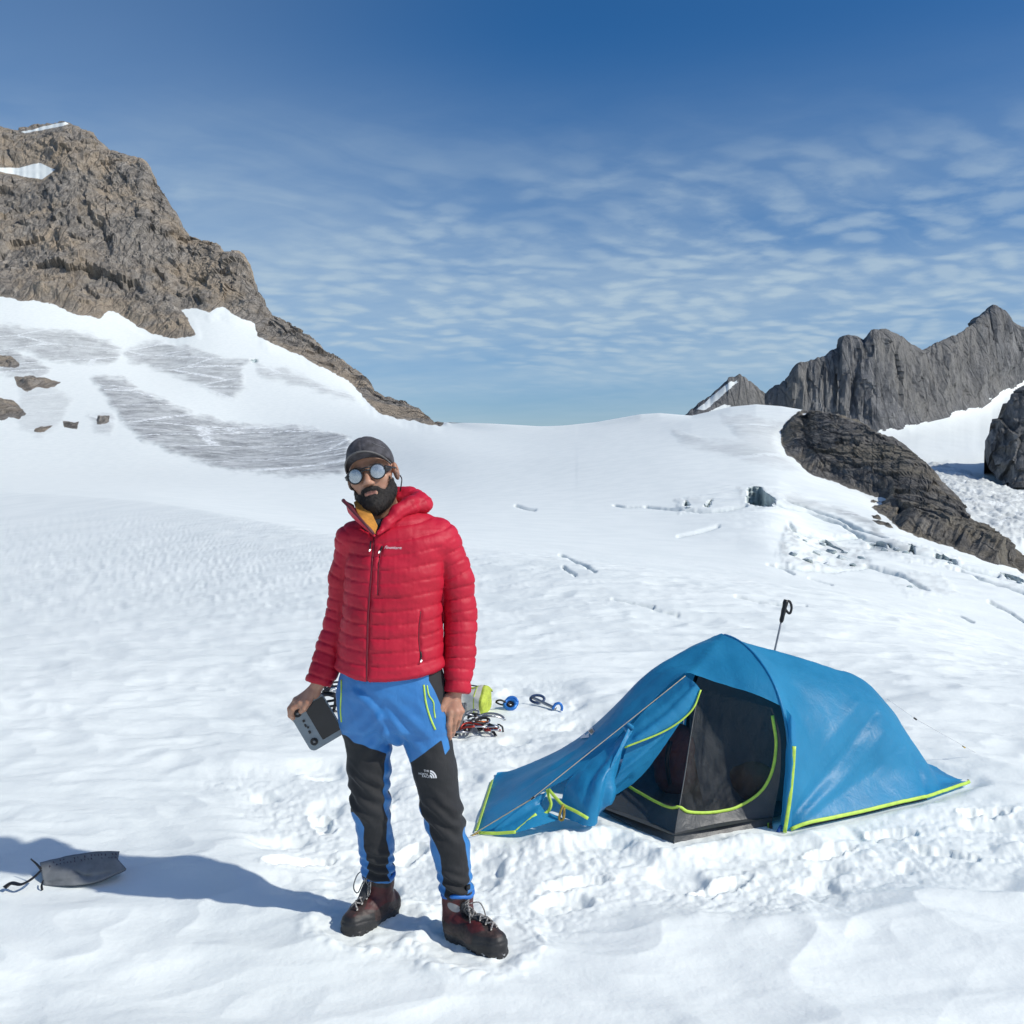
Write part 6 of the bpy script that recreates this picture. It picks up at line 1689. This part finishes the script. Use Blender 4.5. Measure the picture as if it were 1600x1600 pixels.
# things inside the tent, seen through the mesh
def blobby(name, label, cat, parts, col, lo, hi, h=.012, k=.05, wr=.012, rough=.7):
    t_ = thing(name, label, cat, (np.asarray(lo) + np.asarray(hi)) / 2 * [1, 1, 0])
    def f(p):
        d = None
        for c, r in parts:
            e = s_ell(p, c, r); d = e if d is None else smin(d, e, k)
        return d + wr * fbm(p[:, 0] * 9, p[:, 1] * 9, p[:, 2] * 9, 3)
    V, Fq = surface_nets(f, lo, hi, h)
    mesh('shell', V, Fq, simple(name + '_cloth', col, rough, .3, 8, .4, 40, .01), t_)
    return t_
bg = blobby('sleeping_bag', 'crumpled brown sleeping bag lying inside the tent behind the mesh', 'sleeping bag', [((1.18, 4.98, .12), (.24, .18, .11)), ((1.45, 5.05, .10), (.30, .17, .09)), ((1.22, 4.80, .10), (.12, .12, .10))], (.16, .07, .035), (.85, 4.6, 0), (1.9, 5.3, .35))
bp = blobby('rucksack', 'dark maroon rucksack standing inside the tent left of the door mesh', 'rucksack', [((.86, 4.95, .17), (.13, .12, .18)), ((.84, 4.88, .10), (.11, .08, .09))], (.13, .035, .03), (.6, 4.65, 0), (1.1, 5.2, .45))
tube('strap', spline([(.80, 4.82, .30), (.78, 4.80, .2), (.80, 4.81, .08)], 10), .012, M_BLACK, bp, 6)

# trekking pole behind the tent
hp0 = W(1228.5, 937, 6.0); base = W(1180, 1150, 6.0)
ax_ = (hp0 - base) / np.linalg.norm(hp0 - base)
pole = thing('trekking_pole', 'thin trekking pole with black handle stuck in snow behind the tent', 'trekking pole', base)
Lp = np.linalg.norm(hp0 - base)
tube('shaft', np.linspace(base - ax_ * .1, hp0 - ax_ * .13, 12), .0065, simple('pole_grey', (.30, .31, .33), .4, .1, 20, .1, 100, .001, .6), pole, 8)
sd_ = np.array([.25, 0, .0])
tube('handle', np.array([hp0 - ax_ * s for s in (.145, .13, .10, .07, .045, .02, .0)]), [.010, .014, .0135, .016, .0145, .018, .014], M_BLACK, pole, 10)
tube('wrist_strap', spline([hp0 - ax_ * .01, hp0 + [.022, 0, -.012], hp0 + [.034, 0, -.05], hp0 + [.024, 0, -.085], hp0 + [.006, 0, -.075], hp0 - ax_ * .05], 24), .008, M_BLACK, pole, 6, ((0, 1, 0), .35))

# cream and lime rope bag with buckled straps
c0, c1 = lie(716, 1108, .085), lie(761, 1112, .085)
rope_bag = thing('rope_bag', 'cream stuff bag with lime green ends lying on snow beside the hand', 'bag', (c0 + c1) / 2 * [1, 1, 0])
axb = (c1 - c0) / np.linalg.norm(c1 - c0)
c0 = c0 - axb * .12; c1 = c1 + axb * .012
def bagring(t_, r): 
    th = np.linspace(0, 2 * np.pi, 36, endpoint=False)
    u = np.array([0, 0, 1.0]); v = np.cross(axb, u); v /= np.linalg.norm(v)
    c = c0 + (c1 - c0) * t_
    R_ = r * (1 + .07 * np.sin(3 * th + 9 * t_) + .05 * np.sin(5 * th - 13 * t_))
    ring_ = c + R_[:, None] * (np.cos(th)[:, None] * u + np.sin(th)[:, None] * v)
    ring_[:, 2] = np.maximum(ring_[:, 2], c[2] - .092)
    return ring_
M_CREAM = simple("cream_cloth", (.66, .63, .55), .8, .1, 25, .5, 50, .006)
M_LIMEC = simple("lime_cloth", (.42, .50, .06), .7, .2, 25, .5, 60, .005)
ts = np.linspace(0, .905, 26); mesh('cream_body', np.vstack([bagring(t_, .090 + .010 * math.sin(t_ * 9)) for t_ in ts]), grid_faces(len(ts), 36, True), M_CREAM, rope_bag)
ts = np.linspace(.90, 1.0, 14); ed = np.vstack([bagring(t_, .096 * (1 - max(0, (t_ - .94) / .06) ** 2 * .35)) for t_ in ts] + [bagring(1.0, .003)])
mesh('lime_end', ed, grid_faces(len(ts) + 1, 36, True), M_LIMEC, rope_bag)
for t_, mt in ((.78, M_LIMEC),):
    r_ = bagring(t_, .094); tube('strap', np.vstack([r_, r_[:1]]), .006, mt, rope_bag, 6, (axb, 2.2) if False else None)
tube('top_strap', spline([bagring(-.05, .095)[1], bagring(.3, .100)[0], bagring(.6, .098)[35], bagring(.9, .098)[34], bagring(1.0, .08)[31]], 24), .008, M_LIMEC, rope_bag, 6)
tube('dark_trim', spline([bagring(.25, .118)[34], bagring(.55, .116)[33], bagring(.85, .110)[32], bagring(1.0, .09)[30]], 24), .005, M_BLACK, rope_bag, 6)
tube('seam', spline([bagring(.0, .093)[20], bagring(.35, .095)[23], bagring(.6, .094)[26]], 16), .0035, M_LIMEC, rope_bag, 6)

# carabiners and slings heaped beside it: each one its own thing
rngc = np.random.RandomState(11)
def carabiner(px, py, size, rot_, tilt, col, label, z=.02):
    c = lie(px, py, z)
    o = thing('carabiner', label, 'carabiner', c, 'climbing gear heaped on the snow')
    th = np.linspace(0, 2 * np.pi, 28)
    a = size * (.55 + .10 * np.cos(th)) * np.cos(th) * 1.0; b = size * .33 * np.sin(th)
    cr, sr = math.cos(rot_), math.sin(rot_)
    P_ = np.stack([a * cr - b * sr, (a * sr + b * cr) * math.cos(tilt), .006 + np.abs((a * sr + b * cr) * math.sin(tilt))], -1) + c
    tube('frame', P_[:23], .0075, col, o, 7)
    tube('gate', P_[21:], .0060, M_STEEL, o, 7)
M_CARS = [simple('alloy_grey', (.34, .35, .37), .35, .1, 30, .1, 80, .001, .85), simple('alloy_red', (.34, .035, .025), .4, .1, 30, .1, 80, .001, .5), M_BLACK, simple('alloy_orange', (.45, .12, .03), .4, .1, 30, .1, 80, .001, .5)]
cars = [(728,1140,.15,.2,.5,0,'grey carabiner nearest the viewer in the gear heap'), (722,1146,.14,1.0,.3,0,'grey carabiner lowest in the gear heap under the hand'), (737,1146,.16,-.3,.6,1,'red carabiner at the front edge of the gear heap'),
        (746,1140,.14,.6,.4,2,'black carabiner in the middle of the gear heap'), (752,1136,.12,1.4,.3,3,'orange carabiner in the middle of the gear heap'), (764,1134,.16,.05,.9,0,'long grey carabiner at the right end of the gear heap'),
        (760,1142,.13,-.5,.4,2,'black carabiner at the lower right of the gear heap'), (768,1146,.10,-.7,.3,1,'small red carabiner at the right tip of the gear heap'), (734,1132,.12,.9,.7,0,'grey carabiner leaning on the cream bag'), (742,1132,.10,-.2,.8,2,'black carabiner tucked under the cream bag')]
for cx, cy, sz, ro, ti, mi, lb in cars: carabiner(cx, cy, sz, ro, ti, M_CARS[mi], lb, .02 + .02 * rngc.rand())
sl_o = thing('webbing_sling', 'dark webbing sling tangled through the heap of carabiners', 'sling', lie(745, 1142))
pts = [lie(x, y, h) for x, y, h in ((712,1150,.02),(720,1138,.06),(730,1148,.04),(740,1136,.06),(750,1146,.03),(756,1138,.05),(766,1142,.03),(775,1148,.01))]
tube('webbing', spline(pts, 60), .010, M_BLACK, sl_o, 6, ((0, 0, 1), .3))
pts = [lie(x, y, h) for x, y, h in ((716,1134,.05),(727,1142,.07),(738,1140,.05),(748,1133,.06),(758,1144,.03),(770,1139,.02))]
tube('tape', spline(pts, 50), .008, simple('white_tape', (.6, .6, .6), .8), sl_o, 6, ((0, 0, 1), .3))
rp = thing('rope_coil', 'grey rope coil standing on the snow behind the fingers', 'rope', lie(714, 1148))
for k in range(4):
    th = np.linspace(0, 2 * np.pi, 40); c = lie(709 + 2.6 * k, 1143 - 1.0 * k, .085)
    tube('strand', c + np.stack([.045 * np.cos(th), .05 * np.sin(th), .085 * np.sin(th + .4 * k) * .98], -1), .011, simple('rope_grey', (.13, .14, .145), .85, .3, 60, .6, 150, .004), rp, 8)

# small blue pieces further back
M_BLUEM = simple('blue_alloy', (.03, .18, .55), .4, .1, 30, .1, 80, .001, .3)
c = lie(797, 1108, .03)
pu = thing('pulley', 'small blue metal pulley lying alone on snow right of the cream bag', 'pulley', c * [1, 1, 1])
th = np.linspace(0, 2 * np.pi, 26)
tube('cheek_plate', c + np.stack([.040 * np.cos(th), .03 * np.sin(th), .026 * np.sin(th) + .004], -1), .013, M_BLUEM, pu, 7)
tube('cheek_plate', c + np.stack([.038 * np.cos(th) + .012, .03 + .02 * np.sin(th), .030 * np.sin(th) + .012], -1), .012, M_BLUEM, pu, 7)
tube('wheel', c + np.stack([.018 * np.cos(th) + .004, .01 + .012 * np.sin(th), .012 * np.sin(th)], -1), .011, M_BLACK, pu, 7)
tube('cord_loop', spline([c + [-.03, 0, .02], c + [-.07, 0, .035], c + [-.10, .01, .02], c + [-.07, 0, .005], c + [-.04, 0, .0]], 16), .007, M_BLACK, pu, 6)
c = lie(850, 1106, .02)
ax2 = thing('ice_screw', 'blue and grey ice screw lying flat on snow left of the tent', 'ice screw', c)
p0, p1 = lie(832, 1099, .05), lie(868, 1109, .02)
tube('shank', np.linspace(p0, p1, 10), .011, M_CARS[0], ax2, 8)
tube('head_loop', p0 + np.stack([.05 * np.cos(th) + .035, .02 * np.sin(th), .022 * np.sin(th) - .01], -1), .010, simple('navy_alloy', (.03, .06, .14), .4), ax2, 7)
tube('hook', spline([p1 + [-.02, 0, -.005], p1 + [0, 0, .03], p1 + [.03, 0, .035], p1 + [.045, 0, .01], p1 + [.042, 0, -.015]], 16), .010, M_BLUEM, ax2, 7)
c = lie(785, 1141)
st = thing('strap_end', 'tiny dark strap end poking from snow right of the carabiners', 'strap', c)
tube('webbing', spline([c + [-.012, 0, .04], c + [0, 0, .03], c + [.006, 0, -.01]], 8), .006, M_BLACK, st, 6)
tube('tip', spline([c + [-.030, .01, .045], c + [-.018, 0, .046], c + [-.012, 0, .04]], 6), .005, M_BLACK, st, 6)

# black harness straps behind the hip
c = lie(520, 1096)
hn = thing('climbing_harness', 'tangle of black harness webbing on snow behind the hip', 'harness', c)
def hp_(x, y, z): 
    g = W(x, y, 6.55 + z); return g
for pts, r_ in (([(508,1072,0),(518,1067,.05),(530,1066,.1),(545,1068,.1)], .012), ([(506,1080,0),(516,1074,.05),(532,1073,.05),(548,1078,.1)], .014), ([(502,1086,0),(514,1084,0),(530,1088,0),(546,1086,.05)], .022), ([(504,1080,.02),(514,1078,0),(519,1072,.05),(512,1069,.1),(506,1076,.1)], .012),
                ([(511,1096,0),(522,1094,0),(532,1090,0)], .012), ([(514,1104,0),(526,1102,-.02),(534,1100,0)], .012), ([(524,1090,0),(524,1098,0),(522,1108,0)], .012), ([(530,1090,.03),(531,1104,.03),(534,1120,0)], .02), ([(519,1108,0),(526,1113,0),(536,1118,0)], .012)):
    tube('strap', spline([hp_(*p) for p in pts], 18), r_, M_BLACK, hn, 6, ((0, -.6, .8), .4))
tube('buckle', spline([hp_(517,1076,-.02), hp_(524,1075,-.02), hp_(526,1079,-.02), hp_(519,1080,-.02), hp_(517,1076,-.02)], 16), .007, M_STEEL, hn, 6)

# grey pouch with a black strap, lying in the shadow
A_ = [(62,1346),(92,1339),(125,1333),(158,1330),(189,1329)]; B_ = [(67,1387),(90,1385),(112,1384),(140,1380),(165,1374)]
zc = lambda x, y, h: lie(x, 1384, 0)[1]
def pouch_pt(px, py, d): return W(px, py, d)
d0 = float(lie(110, 1384)[1])
pouch = thing('pouch', 'grey cloth pouch with printed edge and black strap lying on shaded snow', 'pouch', lie(120, 1378))
top = spline([pouch_pt(62,1347,d0+.10), pouch_pt(100,1338,d0+.10), pouch_pt(145,1331,d0+.09), pouch_pt(187,1329,d0+.09)], 40)
midf = spline([pouch_pt(65,1366,d0+.04), pouch_pt(105,1362,d0+.02), pouch_pt(150,1355,d0+.03), pouch_pt(183,1341,d0+.06)], 40)
low = spline([pouch_pt(68,1384,d0+.00), pouch_pt(110,1384,d0-.03), pouch_pt(150,1378,d0-.02), pouch_pt(198,1358,d0+.03)], 40)
bot = spline([pouch_pt(70,1386,d0+.04), pouch_pt(110,1386,d0+.05), pouch_pt(150,1381,d0+.05), pouch_pt(196,1361,d0+.08)], 40)
bkm = spline([pouch_pt(66,1366,d0+.17), pouch_pt(105,1360,d0+.19), pouch_pt(150,1353,d0+.18), pouch_pt(184,1345,d0+.14)], 40)
def seg5(i):
    K = [top[i], midf[i], low[i], bot[i], bkm[i], top[i]]; o_ = []
    for k_ in range(5): o_ += [K[k_] * (1 - t_) + K[k_ + 1] * t_ for t_ in np.linspace(0, 1, 8, endpoint=False)]
    return np.array(o_)
ring_ = np.array([seg5(i) for i in range(40)])
nr = ring_ - ring_.mean(1, keepdims=True); nr /= np.linalg.norm(nr, axis=-1)[..., None]
pxp, pyp = to_px(ring_)
ring_ += nr * (.006 * fbm(ring_[..., 0] * 12, ring_[..., 1] * 12, ring_[..., 2] * 12, 3) - .012 * np.exp(-(line_d(pxp, pyp, [(117,1362),(128,1368),(140,1371)]) / 2.2) ** 2) - .010 * np.exp(-(line_d(pxp, pyp, [(75,1380),(115,1374),(150,1368),(172,1364)]) / 2.0) ** 2))[..., None]
M_POUCH = simple("grey_pouch_cloth", (.19, .20, .205), .75, .12, 20, .4, 60, .004)
pv_ = ring_.reshape(-1, 3)
ca_, cb_ = ring_[0].mean(0), ring_[-1].mean(0) - np.array([.03, 0, 0])
f_ = [tuple(q_) for q_ in grid_faces(40, 40, True)] + [((i + 1) % 40, i, 1600) for i in range(40)] + [(39 * 40 + i, 39 * 40 + (i + 1) % 40, 1601) for i in range(40)]
po = mesh('bag_body', np.vstack([pv_, ca_, cb_]), f_, M_POUCH, pouch)
ptree = bvh(np.vstack([pv_, ca_, cb_]), f_)
M_PRINT = simple("faded_print", (.075, .055, .075), .8)
rp_ = np.random.RandomState(5)
for k in range(20):                                           # rows of worn, unreadable marks along the upper edge
    x = 78 + k * 5.4
    for yy_, hh in ((np.interp(x, [62, 100, 145, 187], [1347, 1338, 1331, 1329]) + 4, 3), (np.interp(x, [62, 100, 145, 187], [1347, 1338, 1331, 1329]) + 9.5, 2.4)):
        if rp_.rand() < .25: continue
        p_ = cast_path(ptree, [(x, yy_), (x + 1.2 * rp_.rand(), yy_ + hh * rp_.uniform(.5, 1))], 4, .001)
        if len(p_) > 2: tube('print_mark', p_, .0016 * rp_.uniform(.7, 1.4), M_PRINT, po, 4)
tube('strap', spline([pouch_pt(64,1360,d0), pouch_pt(55,1369,d0-.03), pouch_pt(44,1377,d0-.06), pouch_pt(32,1382,d0-.08), pouch_pt(18,1380,d0-.06), pouch_pt(7,1387,d0-.08)], 30), np.interp(np.linspace(0, 1, 30), [0, .6, 1], [.006, .008, .012]), M_BLACK, pouch, 8, ((0, -.4, 1), .3))
tube('strap', spline([pouch_pt(64,1358,d0+.01), pouch_pt(57,1350,d0+.03), pouch_pt(48,1342,d0+.05)], 10), np.linspace(.006, .003, 10), M_BLACK, pouch, 8, ((0, -1, .3), .4))
tube('strap', spline([pouch_pt(67,1376,d0-.01), pouch_pt(65,1384,d0-.04), pouch_pt(66,1391,d0-.05)], 8), .005, M_BLACK, pouch, 8, ((0, -1, .3), .4))
